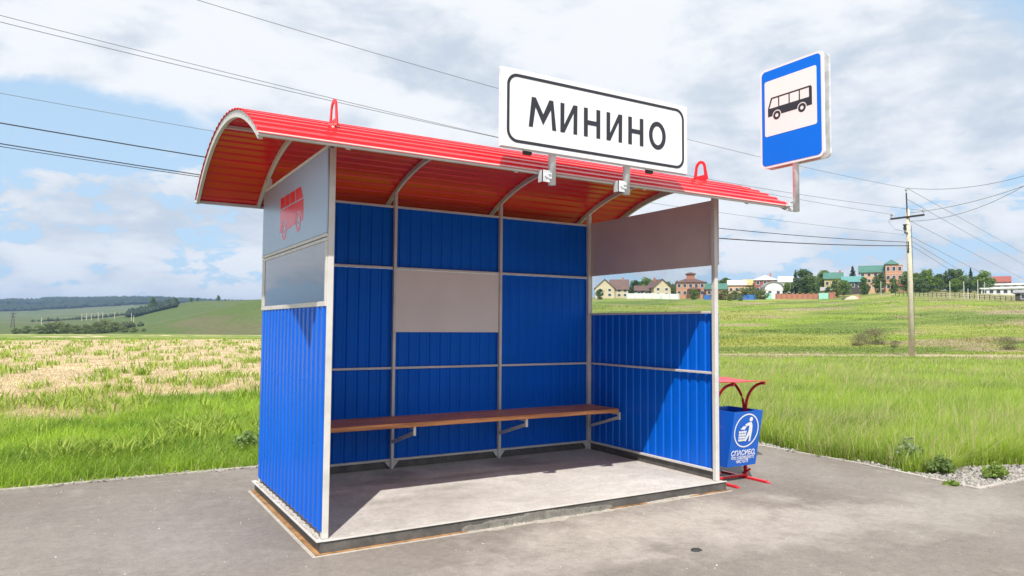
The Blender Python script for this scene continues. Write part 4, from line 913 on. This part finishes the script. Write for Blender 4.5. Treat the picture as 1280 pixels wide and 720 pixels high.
# bushes in the valley on the left
vb = [(20, 408, 430, 'bush'), (34, 405, 440, 'bush'), (50, 404, 420, 'bush'), (61, 401, 430, 'bush'), (73, 399, 430, 'bush'), (84, 402, 420, 'bush'), (96, 404, 410, 'bush'), (108, 403, 420, 'bush'), (121, 400, 430, 'bush'), (131, 397, 440, 'bush'), (143, 400, 430, 'bush'), (155, 405, 410, 'bush'), (168, 407, 400, 'bush'), (180, 409, 400, 'bush')]
VB = ['first', 'second', 'third', 'fourth', 'fifth', 'sixth', 'seventh', 'eighth', 'ninth', 'tenth', 'eleventh', 'twelfth', 'thirteenth', 'last']
for (u, v, r, k), w_ in zip(vb, VB): plant_tree(u, v+1, r, k, 'grey green bush beyond the straw field, %s from the left in its row' % w_, 'bush', 1.15, 'valley_bush', 'bushes in the valley beyond the field')
for u, v, r, ws, lab in [(190, 371, 800, .9, 'lone round tree on the skyline above the dark copse'), (218, 372, 820, 1.4, 'low dark trees on the skyline left of the hilltop'), (238, 372, 830, 1.3, 'left tree of the small skyline row'), (246, 373, 830, 1.2, 'right tree of the small skyline row'),
                         (272, 369, 820, .9, 'tallest lone tree on the green hill skyline'), (281, 374, 820, 1.6, 'low bush right of the lone hill tree')]:
    plant_tree(u, v, r, 'darkA', lab, 'tree', ws, 'hill_tree', 'trees on the hill skyline')
def woods(name, label, u0, u1, r0, r1, n, size, keep=None, c0=(.022, .04, .022), c1=(.045, .07, .035)):
    us = rng.uniform(u0, u1, n); rs = rng.uniform(r0, r1, n); pts = []
    X = []; 
    for u, r in zip(us, rs): X.append(azdist(u, r))
    X = np.array(X); m = np.ones(n, bool) if keep is None else keep(X[:, 0], X[:, 1]); X = X[m]; z = height(X[:, 0], X[:, 1]); n = len(X)
    base = np.array([(1, 0, .3), (.3, .95, .35), (-.8, .6, .3), (-.8, -.6, .35), (.3, -.95, .3), (0, 0, 1), (.1, .1, 0)], float); s = size*rng.uniform(.6, 1.35, n)
    V = base[None]*np.stack([s*.55, s*.55, s], 1)[:, None]*rng.uniform(.8, 1.2, (n, 7, 1))+np.stack([X[:, 0], X[:, 1], z-.5], 1)[:, None]
    F = np.array([(i, (i+1) % 5, 5) for i in range(5)]+[((i+1) % 5, i, 6) for i in range(5)]); L_ = (np.arange(n)[:, None, None]*7+F[None]).ravel(); nf = n*10
    c = np.repeat(lerp(c0, c1, rng.uniform(0, 1, n)), 7, 0)
    me = np_mesh(name, V.reshape(-1, 3), L_, np.arange(nf)*3, np.full(nf, 3), M['leaves'], c); return tag(new_obj(name, me), label, 'woods', kind='stuff')
woods('distant_forest', 'dark blue green forest covering the far hills', -60, 330, 2050, 3150, 16000, 11, keep=lambda x, y: fbm(x/340, y/260, 99) > .47)
woods('hill_copse', 'dark green copse on the slope below the skyline', 160, 218, 790, 870, 420, 6.5, keep=lambda x, y: fbm(x/60, y/60, 19) > .36)
woods('hedge_rows', 'dark hedge lines crossing the valley on the left', 40, 175, 930, 975, 90, 3.6, c0=(.04, .055, .025), c1=(.07, .085, .035))
woods('slope_scrub', 'scrub at the foot of the green hill', 120, 188, 440, 470, 260, 3.6, keep=lambda x, y: fbm(x/20, y/20, 14) > .45, c0=(.05, .065, .025), c1=(.09, .105, .04))
woods('village_woods', 'woods rising behind the village roofs', 760, 1100, 335, 365, 200, 6.5, keep=lambda x, y: fbm(x/30, y/30, 12) > .47, c0=(.03, .05, .02), c1=(.06, .09, .03))
# leafy weeds at the gravel edge
def weed(u, v, h, w, n, label, c0=(.13, .22, .05), c1=(.32, .42, .10)):
    x, y = on_ground(u, v); t = thing('weed_plant', label, 'weed', (x, y, -.02), group='leafy weeds at the gravel edge')
    az_ = rng.uniform(0, 6.28, n); d = rng.uniform(0, w, n)*.35; X = d*np.cos(az_); Y = d*np.sin(az_)
    cl = [(w*.42*math.cos(k*2.4)*(k/9)**.5, w*.42*math.sin(k*2.4)*(k/9)**.5, h*(.30+.55*random.random()*(1-.6*k/9)), w*.2, h*.24) for k in range(10)]
    me = crown_mesh('leaves', cl, max(14, n//4), .022, c0, c1, M['blades']); new_obj('leaves', me, t)
    b = MB()
    for k in range(5): a = k*1.3; b.tube([(0, 0, -.02), (math.cos(a)*w*.25, math.sin(a)*w*.25, h*.8)], [.006, .002], 5)
    o = b.build('stems', M['stem'], t, world=False); tag(o, kind='stuff')
M['stem'] = pm('green_stem', (.12, .17, .05), .7)
weed(1245, 598, .17, .24, 150, 'single leafy green weed standing alone in the gravel corner'); weed(1176, 592, .20, .26, 160, 'large dark weed at the grass edge nearest the pavement corner', (.12, .20, .06), (.30, .40, .14))
weed(1140, 583, .34, .34, 160, 'grey green thistle-like weed above the gravel bend', (.17, .24, .13), (.33, .40, .22)); weed(1190, 606, .06, .14, 60, 'tiny flat weed in the gravel by the kerb')
weed(308, 562, .26, .3, 130, 'leafy weed beside the left rear corner of the shelter', (.12, .20, .06), (.30, .40, .14))
# ------------------------------------------------------------------ power pole and wires
PX, PY = on_ground(1140, 444.5); PH = 9.35
pp = thing('power_pole', 'pale concrete power pole with iron crossarm in the meadow', 'power pole', (PX, PY, 0))
b = MB(); b.tube([(PX, PY, -.1), (PX-.02, PY, 4.5), (PX-.10, PY+.02, 8.25)], [.165, .135, .10], 10); b.build('shaft', M['polecon'], pp, smooth=True)
b = MB(); b.tube([(PX-.14, PY, 7.4), (PX-.22, PY, 9.15)], .038, 8); b.build('pole_extension', M['iron'], pp)
AZC = 7.78
b = MB(); b.bar((PX-.17, PY+.95, AZC), (PX-.17, PY-.95, AZC), .08, .10); b.build('crossarm', M['iron'], pp)
def insul(x, y, z, s=1.):
    b = MB(); b.tube([(x, y, z), (x, y, z+.10*s), (x, y, z+.11*s), (x, y, z+.16*s), (x, y, z+.17*s), (x, y, z+.23*s)], [.018, .018, .055*s, .07*s, .045*s, .03*s], 8); b.build('insulator', M['ceramic'], pp)
insul(PX-.22, PY, 9.13, 1.2); insul(PX-.17, PY+.9, AZC+.05, 1.2); insul(PX-.17, PY-.9, AZC+.05, 1.2)
b = MB(); b.box((PX-.45, PY-.03, 6.83), (PX-.12, PY+.03, 6.90)); b.build('bracket', M['iron'], pp)
b = MB(); b.tube([(PX-.42, PY, 6.9), (PX-.42, PY, 7.02), (PX-.42, PY, 7.04), (PX-.42, PY, 7.18), (PX-.42, PY, 7.2), (PX-.42, PY, 7.34)], [.03, .03, .085, .085, .06, .11], 8); b.build('insulator', M['rubber'], pp)
b = MB(); b.box((PX-.17, PY-.06, 5.75), (PX-.10, PY+.06, 6.4)); b.build('cable_clamp', M['iron'], pp)
b = MB(); b.tube([(PX+.14, PY-.09, .4), (PX+.12, PY-.1, 4.2), (PX+.05, PY-.09, 7.3)], .012, 5); b.build('earth_wire', M['iron'], pp)
def wire(dirv, off, pts, s0, s1, label, rad=.009, mat='wire', deg=2, end=None):
    d = Vector((*dirv, 0)).normalized(); n = Vector((-d.y, d.x, 0)); O = Vector((PX-.17, PY, 0))+n*off; cam_ = Vector((CX, CY, CZ)); ss = []; zz = []
    for u, v in pts:
        q = ray(u, v); t = (O-cam_).dot(n)/q.dot(n); h = cam_+q*t; ss.append((h-O).dot(d)); zz.append(h.z)
    if end is not None: ss.append(0); zz.append(end)
    w_ = np.ones(len(ss)); w_[-1] = 3
    c = np.polyfit(ss, zz, min(deg, len(ss)-1), w=w_); S_ = np.linspace(s0, s1, 30)
    b = MB(); b.tube([tuple(O+d*s)[:2]+(float(np.polyval(c, s)),) for s in S_], rad, 5)
    nm = 'power_line'; o = b.build(nm, M[mat]); return tag(o, label, 'wire', 'overhead wires at the power pole')
LD = (-60.4, -3.1)
wire(LD, 0, [(245, 0), (625, 110), (860, 175), (1120, 232.5)], .0, 62, 'topmost overhead wire rising left across the whole sky', end=9.42)
wire(LD, -.9, [(0, 17), (200, 71), (400, 121), (625, 172), (860, 222), (1112, 264)], .0, 62, 'upper of the two close wires crossing above the shelter roof', end=8.02)
wire(LD, .9, [(0, 27), (200, 76), (400, 123), (625, 173), (860, 219), (1146, 261.5)], .0, 62, 'lower of the two close wires crossing above the shelter roof', end=8.02)
wire(LD, 0, [(0, 117), (265, 163), (820, 255), (1125, 290)], .0, 62, 'thin single wire meeting the roof end from the left', end=6.75, rad=.007)
wire(LD, 0, [(0, 155), (258, 195), (900, 286), (1125, 301)], .0, 62, 'dark cable below the thin single wire', end=6.35, rad=.016, mat='cable')
wire(LD, 0, [(0, 180), (250, 218), (900, 298), (1125, 305)], .0, 62, 'upper of the two lowest dark cables left of the roof', end=6.15, rad=.014, mat='cable')
wire(LD, .15, [(0, 184.5), (250, 219.5), (900, 299), (1125, 305.5)], .0, 62, 'lowest dark cable left of the roof', end=6.12, rad=.010, mat='cable')
ND = (1.41, -5.04)
wire(ND, 0, [(1165, 236), (1200, 235), (1240, 230), (1280, 219.5)], 0, 16, 'top wire sagging from the pole to the upper right edge', end=9.42, rad=.014)
wire(ND, .1, [(1165, 260), (1200, 256.5), (1240, 247), (1280, 231.5)], 0, 16, 'wire from the right crossarm end to the right edge', end=8.0, rad=.014)
wire(ND, -.1, [(1150, 276), (1200, 267), (1240, 253), (1280, 232.5)], 0, 16, 'slack wire looping under the crossarm towards the right edge', rad=.013)
FD = (43.1, 13.1)
for i, (pts, e, lab) in enumerate([([(1200, 271), (1280, 317)], 9.42, 'highest faint wire running away to the lower right'), ([(1160, 264), (1220, 297), (1280, 331)], None, 'second faint wire running away to the lower right'), ([(1145, 280), (1200, 308), (1262, 340)], None, 'third faint wire running away to the lower right'),
                               ([(1142, 297), (1180, 317), (1215, 335)], None, 'first of the lower wires fading behind the tree belt'), ([(1142, 303), (1170, 320), (1195, 335)], None, 'middle one of the lower wires fading behind the tree belt'), ([(1142, 309), (1165, 323), (1182, 334)], None, 'lowest wire fading behind the tree belt')]):
    wire(FD, 0, pts, .0, 90, lab, end=e, deg=1, rad=.012)
b = MB(); b.tube([(PX-.17, PY+.9, 8.05), (PX-.3, PY+1.0, 7.6), (PX-.25, PY+.7, 7.15), (PX-.2, PY+.2, 7.0), (PX-.1, PY-.2, 7.05)], .012, 5); b.build('jumper_wire', M['wire'], pp)
# ------------------------------------------------------------------ village houses
def wallm(n, c): return pm(n, c, .85, var=.12, scale=.5, bump=.1, bscale=3)
HM = dict(cream=wallm('cream_render', (.62, .52, .36)), pink=wallm('pink_brick', (.52, .27, .17)), peach=wallm('peach_render', (.60, .38, .24)), red=wallm('red_brick', (.30, .10, .07)), white=wallm('white_render', (.72, .72, .70)),
          brown=pm('brown_roof', (.15, .085, .07), .6, var=.2, scale=.6), green=pm('green_roof', (.06, .17, .13), .55, var=.15, scale=.5), teal=pm('teal_roof', (.10, .27, .25), .5, var=.15), grey=pm('grey_roof', (.30, .30, .31), .6, var=.15), rust=pm('red_roof', (.30, .08, .06), .6, var=.2),
          whiter=pm('white_roof', (.66, .68, .68), .5, var=.1), yellow=wallm('ochre_boards', (.45, .36, .15)), brick=wallm('orange_brick', (.40, .17, .11)), bluef=pm('blue_fence', (.04, .16, .50), .5), mint=pm('mint_gate', (.30, .62, .52), .5), dark=wallm('dark_boards', (.07, .06, .055)), trim=pm('white_trim', (.75, .75, .73), .5))
def hbox(x0, y0, z0, x1, y1, z1): b = MB(); b.box((x0, y0, z0), (x1, y1, z1)); return b
def roof_part(root, kind, x0, y0, x1, y1, z, rh, mat, ov=.45, wall=None, name='roof'):
    a, bb, c, d = x0-ov, y0-ov, x1+ov, y1+ov; cx_, cy_ = (x0+x1)/2, (y0+y1)/2; m = MB(); t = .18
    if kind == 'gx':   # ridge along x
        k = rh*ov/((y1-y0)/2)
        m.add([(a, bb, z-k), (c, bb, z-k), (c, cy_, z+rh), (a, cy_, z+rh), (a, d, z-k), (c, d, z-k)]+[(a, bb, z-k+t), (c, bb, z-k+t), (c, cy_, z+rh+t), (a, cy_, z+rh+t), (a, d, z-k+t), (c, d, z-k+t)],
              [(0, 1, 2, 3), (3, 2, 5, 4), (7, 6, 9, 8), (8, 9, 10, 11), (0, 6, 7, 1), (5, 11, 10, 4), (1, 7, 8, 2), (2, 8, 11, 5), (0, 3, 9, 6), (3, 4, 10, 9)])
        g = MB(); g.add([(x0, y0, z), (x0, y1, z), (x0, cy_, z+rh-.03), (x1, y0, z), (x1, y1, z), (x1, cy_, z+rh-.03)], [(0, 1, 2), (3, 4, 5), (0, 2, 5, 3), (1, 4, 5, 2)]); g.build('gable', wall, root, world=False)
    elif kind == 'gy':
        k = rh*ov/((x1-x0)/2)
        m.add([(a, bb, z-k), (a, d, z-k), (cx_, d, z+rh), (cx_, bb, z+rh), (c, d, z-k), (c, bb, z-k)]+[(a, bb, z-k+t), (a, d, z-k+t), (cx_, d, z+rh+t), (cx_, bb, z+rh+t), (c, d, z-k+t), (c, bb, z-k+t)],
              [(0, 1, 2, 3), (3, 2, 4, 5), (7, 6, 9, 8), (8, 9, 11, 10), (0, 6, 7, 1), (4, 10, 11, 5), (0, 3, 9, 6), (3, 5, 11, 9), (1, 7, 8, 2), (2, 8, 10, 4)])
        g = MB(); g.add([(x0, y0, z), (x1, y0, z), (cx_, y0, z+rh-.03), (x0, y1, z), (x1, y1, z), (cx_, y1, z+rh-.03)], [(0, 1, 2), (3, 4, 5), (0, 2, 5, 3), (1, 4, 5, 2)]); g.build('gable', wall, root, world=False)
    elif kind == 'arch':
        n = 9; R_ = (x1-x0)/2+ov; P = [(cx_-R_*math.cos(math.pi*i/n), z-.3+(rh+.3)*math.sin(math.pi*i/n)**.8) for i in range(n+1)]
        m.sweep(P, lambda i: [(P[i][0], bb, P[i][1]), (P[i][0], d, P[i][1]), (P[i][0], d, P[i][1]+t), (P[i][0], bb, P[i][1]+t)])
        g = MB(); g.plate([(p[0]*1., p[1]-.02) for p in P], lambda u, v, dd: (u, y0+dd, v), y1-y0); g.build('gable', wall, root, world=False)
    else:
        L_ = (x1-x0)/2; D_ = (y1-y0)/2; q = max(0, L_-D_); q2 = max(0, D_-L_)
        m.add([(a, bb, z-.05), (c, bb, z-.05), (c, d, z-.05), (a, d, z-.05), (cx_-q, cy_-q2, z+rh), (cx_+q+.01, cy_+q2+.01, z+rh), (a, bb, z+.12), (c, bb, z+.12), (c, d, z+.12), (a, d, z+.12)],
              [(0, 3, 2, 1), (0, 1, 7, 6), (1, 2, 8, 7), (2, 3, 9, 8), (3, 0, 6, 9), (6, 7, 5, 4), (7, 8, 5), (8, 9, 4, 5), (9, 6, 4)])
    return m.build(name, mat, root, world=False)
def win(root, x, y, z, w=1.1, h=1.3, side=0):
    f = MB(); y_ = y
    f.ring([(x-w/2-.1, z-.1), (x+w/2+.1, z-.1), (x+w/2+.1, z+h+.1), (x-w/2-.1, z+h+.1)], [(x-w/2, z), (x+w/2, z), (x+w/2, z+h), (x-w/2, z+h)], (lambda u, v, d: (u, y_-.07+d, v)) if not side else (lambda u, v, d: (y_+side*(.07-d), u, v)), .075)
    fo = f.build('window', HM['trim'], root, world=False); p = MB(); p.plate([(x-w/2, z), (x+w/2, z), (x+w/2, z+h), (x-w/2, z+h)], (lambda u, v, d: (u, y_-.03+d, v)) if not side else (lambda u, v, d: (y_+side*(.03-d), u, v)), .02)
    p.build('pane', M['houseglass'], fo, world=False)
def place(name, u, r, label, cat, turn=0., dz=0.):
    x, y = azdist(u, r); az_ = math.atan2(x-CX, y-CY); return thing(name, label, cat, (x, y, h1(x, y)+dz), -az_+turn)
PPM = lambda u, r: F/(r*math.cos(math.atan2(*[ray(u, 405)[i] for i in (0, 1)])-YAW))
def house(name, u0, u1, vtop, veave, vbase, r, label, roof, wall, rmat, d=8., rows=1, ncol=3, turn=0., chimney=None, cat='house', ww=1.1, wh=1.3, skip=()):
    u = (u0+u1)/2; k = PPM(u, r); t = place(name, u, r, label, cat, turn); w = (u1-u0)/k
    zg = t.location.z; ze = zpx(u, veave, r)-zg; zt_ = zpx(u, vtop, r)-zg; ze = max(ze, 2.2)
    hbox(-w/2, 0, -2.5, w/2, d, ze).build('wall', HM[wall], t, world=False)
    roof_part(t, roof, -w/2, 0, w/2, d, ze, max(.6, zt_-ze), HM[rmat], wall=HM[wall])
    zb = zpx(u, vbase, r)-zg; hh = (ze-max(zb, 0))/rows
    for j in range(rows):
        for i in range(ncol):
            if (i, j) in skip: continue
            x = -w/2+w*(i+.5)/ncol; z = max(zb, 0)+hh*(j+.32); win(t, x, 0, z, min(ww, w/ncol*.55), min(wh, hh*.5))
        for yy in (d*.3, d*.7): win(t, yy, w/2, max(zb, 0)+hh*(j+.32), 1.0, min(wh, hh*.5), side=1); 
    if chimney: b = hbox(chimney-.35, d*.45, ze, chimney+.35, d*.45+.7, zt_+.9); b.build('chimney', HM['brick'], t, world=False)
    return t, w, ze, zt_
house('cream_house', 744, 768, 349, 360, 372, 280, 'cream house with pink gable at the left end of the side window', 'gy', 'cream', 'brown', d=9, rows=2, ncol=2)
house('cream_house', 763, 785, 349, 361, 372, 284, 'brown roofed wing house beside the leftmost cream house', 'gx', 'cream', 'brown', d=8, rows=2, ncol=3, chimney=1.5)
house('small_house', 794, 813, 357, 363, 371, 284, 'small house with low dark brown roof behind the white wall', 'gx', 'dark', 'brown', d=7, rows=1, ncol=2)
t, w, ze, zt_ = house('cream_house', 817, 839, 349, 359, 371, 282, 'gabled cream house with purple brown roof in the middle of the side window', 'gy', 'cream', 'brown', d=11, rows=2, ncol=2, turn=.35, chimney=-1.2)
t, w, ze, zt_ = house('brick_mansion', 846, 881, 346, 353, 371, 288, 'large pink brick mansion with brown hipped roof and lantern', 'hip', 'pink', 'brown', d=10, rows=2, ncol=5)
b = hbox(-1.6, 3, ze+1.2, 1.6, 6.5, zt_+1.3); b.build('lantern', HM['brick'], t, world=False); roof_part(t, 'hip', -1.6, 3, 1.6, 6.5, zt_+1.3, .9, HM['brown'], name='lantern_roof')
roof_part(t, 'hip', -1, -2.4, 3.6, .0, 3.4, .9, HM['brown'], ov=.3, name='porch_roof')
house('green_roof_house', 883, 908, 354, 361, 371, 282, 'low brick house with green roof beside the right front post', 'gx', 'brick', 'green', d=8, rows=1, ncol=3)
house('pale_house', 911, 932, 350, 356, 368, 300, 'low pale house with cream roof behind the garden bushes', 'gx', 'peach', 'whiter', d=9, rows=1, ncol=3)
house('ochre_house', 930, 945, 349, 356, 368, 304, 'house with ochre roof left of the red brick house', 'gx', 'yellow', 'yellow', d=8, rows=1, ncol=2)
t, w, ze, zt_ = house('red_brick_house', 944, 970, 343, 350, 366, 296, 'red brick house with pale hipped roof and white windows', 'hip', 'red', 'whiter', d=9, rows=2, ncol=3, chimney=2)
house('white_arch_house', 958, 978, 352, 362, 371, 276, 'white house with rounded roof behind the brick wall', 'arch', 'white', 'grey', d=9, rows=1, ncol=2, turn=.2)
house('white_roof_house', 975, 993, 345, 352, 362, 318, 'distant house with white roof among the trees', 'gx', 'white', 'whiter', d=9, rows=1, ncol=3)
house('pink_shed', 1028, 1042, 359, 363, 372, 284, 'small pinkish shed by the end of the brick wall', 'gx', 'pink', 'grey', d=5, rows=1, ncol=1)
house('green_roof_house', 1032, 1053, 340, 348, 360, 312, 'tall house with long green roof left of the manor', 'gx', 'yellow', 'green', d=9, rows=1, ncol=3, chimney=2.5)
house('long_house', 1055, 1079, 345, 352, 362, 300, 'dark walled house with blue green roof left of the manor', 'gx', 'dark', 'teal', d=8, rows=1, ncol=3)
# manor with tower
t, w, ze, zt_ = house('manor', 1077, 1106, 331, 340, 363, 305, 'large pink manor with green roof and pointed corner tower', 'gx', 'peach', 'green', d=11, rows=3, ncol=4)
k = PPM(1113, 305); x0 = w/2+.01; x1 = x0+19/k; zt2 = zpx(1115, 331, 305)-t.location.z; ztip = zpx(1113, 324.5, 305)-t.location.z
hbox(x0, -1.5, -2.5, x1, 8, zt2).build('tower', HM['pink'], t, world=False); roof_part(t, 'hip', x0, -1.5, x0+(x1-x0)*.72, 4, zt2+.1, ztip-zt2, HM['green'], ov=.4, name='tower_roof')
roof_part(t, 'hip', x0+.5, 3, x1, 8, zt2-.05, 1.0, HM['green'], ov=.3, name='tower_roof')
for j in range(3):
    for i in range(3): win(t, x0+(x1-x0)*(i+.5)/3, -1.5, 1.4+j*(zt2/3.15), 1.0, 1.5)
for j in range(1, 4): b = MB(); b.box((x0-.05, -1.62, j*zt2/3.1), (x1+.1, -1.5, j*zt2/3.1+.18)); b.build('cornice', HM['cream'], t, world=False)
house('small_red_house', 1124, 1136, 354, 358, 364, 300, 'small red house just left of the power pole', 'gx', 'brick', 'rust', d=6, rows=1, ncol=2)
house('red_roof_house', 1243, 1262, 345, 352, 360, 330, 'house with dark red roof right of the tree belt', 'gx', 'peach', 'rust', d=8, rows=1, ncol=2)
house('long_white_building', 1234, 1300, 361, 363, 369, 285, 'long low white building at the right edge below the greenery', 'gx', 'white', 'whiter', d=8, rows=1, ncol=9, ww=1.6)
house('long_pale_building', 1240, 1300, 354, 356, 362, 310, 'long pale flat building behind the low white one', 'gx', 'white', 'whiter', d=8, rows=1, ncol=7)
house('dark_shed', 1272, 1290, 366, 369, 383, 215, 'dark shed at the right edge of the pasture', 'gx', 'dark', 'grey', d=5, rows=1, ncol=1)
def lowwall(name, u0, v0, u1, v1, r, h, mat, label, cat='wall', piers=0, dr=0.):
    xa_, ya_ = azdist(u0, r); xb_, yb_ = azdist(u1, r+dr); za, zb_ = h1(xa_, ya_), h1(xb_, yb_); t = thing(name, label, cat, (xa_, ya_, za)); d = Vector((xb_-xa_, yb_-ya_, 0)); n = 6; b = MB(); L_ = d.length; dn = d.normalized(); pn = Vector((-dn.y, dn.x, 0))*.15
    pts = [Vector((0, 0, 0))+d*(i/n) for i in range(n+1)]; zz = [h1(xa_+p.x, ya_+p.y)-za for p in pts]
    b.sweep(pts, lambda i: [(pts[i].x-pn.x, pts[i].y-pn.y, zz[i]-1), (pts[i].x+pn.x, pts[i].y+pn.y, zz[i]-1), (pts[i].x+pn.x, pts[i].y+pn.y, zz[i]+h), (pts[i].x-pn.x, pts[i].y-pn.y, zz[i]+h)]); b.build('wall_run', HM[mat], t, world=False)
    for i in range(piers+1):
        if not piers: break
        p = d*(i/piers); z = h1(xa_+p.x, ya_+p.y)-za; b = MB(); b.box((p.x-.28, p.y-.28, z-1), (p.x+.28, p.y+.28, z+h+.25)); b.build('pier', HM[mat], t, world=False)
    return t
lowwall('white_wall', 784, 0, 848, 0, 272, 1.9, 'white', 'long white garden wall before the cream houses', piers=6)
lowwall('blue_fence', 880, 0, 889, 0, 262, 1.6, 'bluef', 'short blue fence seen through the side window', 'fence')
lowwall('blue_fence', 918, 0, 946, 0, 262, 1.7, 'bluef', 'bright blue fence behind the garden bushes', 'fence')
lowwall('brick_wall', 971, 0, 1024, 0, 270, 1.7, 'brick', 'long orange brick wall at the top of the pasture', piers=8)
lowwall('brick_wall', 1037, 0, 1043, 0, 270, 2.0, 'brick', 'short stub of brick wall right of the mint gate', piers=1)
lowwall('gate', 1024, 0, 1036, 0, 269, 2.0, 'mint', 'pale mint garage gate in the brick wall', 'gate')
lowwall('gate', 957, 0, 965, 0, 269, 2.1, 'mint', 'mint gate below the white arched house', 'gate')
# sand heap, posts, rail fence on the pasture
def heap(u, r, w, h, label, col):
    x, y = azdist(u, r); m = pm(label.split()[0]+'_heap', col, .95, var=.3, scale=1.5, bump=.4, bscale=5); n = 14; vs = [(0, 0, h)]; 
    for j, (rr_, hh_) in enumerate(((.35, .75), (.7, .35), (1, -.3))):
        for i in range(n): a = 2*math.pi*i/n; q = 1+.2*math.sin(a*3+j); vs.append((w/2*rr_*q*math.cos(a), w/3*rr_*q*math.sin(a), h*hh_))
    fs = [(0, 1+i, 1+(i+1) % n) for i in range(n)]
    for j in range(2): fs += [(1+j*n+i, 1+(j+1)*n+i, 1+(j+1)*n+(i+1) % n, 1+j*n+(i+1) % n) for i in range(n)]
    b = MB(); b.add(vs, fs); o = b.build('heap', m, smooth=True); o.location = (x, y, h1(x, y)); return tag(o, label, 'heap')
heap(1067, 245, 6, 1.1, 'pale sand heap right of the brick wall', (.50, .42, .32)); heap(1073, 248, 3, 1.3, 'reddish rubble heap beside the sand', (.35, .18, .12)); heap(1056, 250, 2.5, .9, 'dark soil heap left of the sand', (.10, .08, .06))
for u, r, h, lab in [(1188.5, 222, 4.6, 'leftmost thin white post on the pasture'), (1206, 222, 4.5, 'white post second from left on the pasture'), (1211, 218, 2.6, 'shorter grey post in the middle of the pasture posts'), (1223.5, 214, 5.0, 'rightmost tall thin white post on the pasture'), (1102, 262, 4.5, 'thin pale post left of the manor trees'), (1232, 284, 4, 'pale thin post below the last tree of the belt')]:
    x, y = azdist(u, r); b = MB(); b.tube([(0, 0, -.5), (0, 0, h)], [.075, .06], 8); o = b.build('field_post', HM['trim']); o.location = (x, y, h1(x, y)); tag(o, lab, 'post', 'thin posts on the pasture')
def railfence(u0, r0, u1, r1, n, label):
    A_ = azdist(u0, r0); B_ = azdist(u1, r1); t = thing('rail_fence', label, 'fence', (A_[0], A_[1], h1(*A_))); P = []
    for i in range(n+1):
        x = A_[0]+(B_[0]-A_[0])*i/n; y = A_[1]+(B_[1]-A_[1])*i/n; P.append(Vector((x-A_[0], y-A_[1], h1(x, y)-t.location.z)))
        b = MB(); b.box((P[-1].x-.06, P[-1].y-.06, P[-1].z-.3), (P[-1].x+.06, P[-1].y+.06, P[-1].z+1.2)); b.build('fence_post', HM['dark'], t, world=False)
    for h in (.55, 1.0):
        b = MB(); b.tube([p+Vector((0, 0, h)) for p in P], .05, 4); b.build('rail', HM['dark'], t, world=False)
railfence(1120, 240, 1272, 214, 26, 'low dark rail fence running across the right pasture')
# pylons and poles in the valley on the left
def pylon(u, vtop, r, label):
    x, y = azdist(u, r); z = h1(x, y); H_ = max(8, zpx(u, vtop, r)-z); t = thing('pylon', label, 'pylon', (x, y, z)); w = H_*.11
    for sx in (-1, 1):
        for sy in (-1, 1): b = MB(); b.bar((sx*w, sy*w, 0), (sx*w*.2, sy*w*.2, H_), .28, .28); b.build('leg', HM['dark'], t, world=False)
    for i in range(5):
        a, c = i/5, (i+1)/5; wa, wc = w*(1-.8*a), w*(1-.8*c)
        for s in (-1, 1): b = MB(); b.bar((-s*wa, -wa, a*H_), (s*wc, -wc, c*H_), .16, .16); b.build('brace', HM['dark'], t, world=False)
    for zz in (.78, .95): b = MB(); b.bar((-w*1.6, 0, H_*zz), (w*1.6, 0, H_*zz), .25, .25); b.build('arm', HM['dark'], t, world=False)
pylon(16, 391, 620, 'dark lattice pylon at the far left beyond the straw field')
VP = ['lone pale utility pole right of the dark pylon in the valley', 'leftmost pole of the group above the long hedge', 'second pole of the group above the long hedge', 'third pole of the group above the long hedge', 'tallest of the pale poles in the middle of the valley', 'faint pole just right of the tallest valley pole', 'pale pole standing apart left of the copse', 'left one of two close poles at the foot of the green hill', 'right one of two close poles at the foot of the green hill']
for (u, v, r), lab in zip([(52, 400, 700), (102, 392, 800), (108, 391, 820), (114, 392, 800), (122.5, 390, 760), (128, 393, 840), (143, 391, 780), (164, 391, 700), (167, 395, 700)], VP):
    x, y = azdist(u, r); z = h1(x, y); H_ = min(14, max(7, zpx(u, v, r)-z)); b = MB(); b.tube([(0, 0, -1), (0, 0, H_)], [.3, .2], 6); o = b.build('valley_pole', M['polecon']); o.location = (x, y, z); tag(o, lab, 'pole', 'utility poles in the valley')
# ------------------------------------------------------------------ air
def haze():
    m, nt, N, L, b = nodes_of('haze_air'); N.remove(b); v = N.new('ShaderNodeVolumePrincipled'); v.inputs['Color'].default_value = (.42, .64, 1, 1); v.inputs['Density'].default_value = HAZE; v.inputs['Anisotropy'].default_value = .2
    L.new(v.outputs[0], N['Material Output'].inputs['Volume']); b = MB(); b.box((-9600, -9600, -14), (9600, 9600, 175)); o = b.build('haze', m); tag(o, 'thin pale air that turns the far hills bluish', 'haze', kind='stuff')
HAZE = .00018
haze()
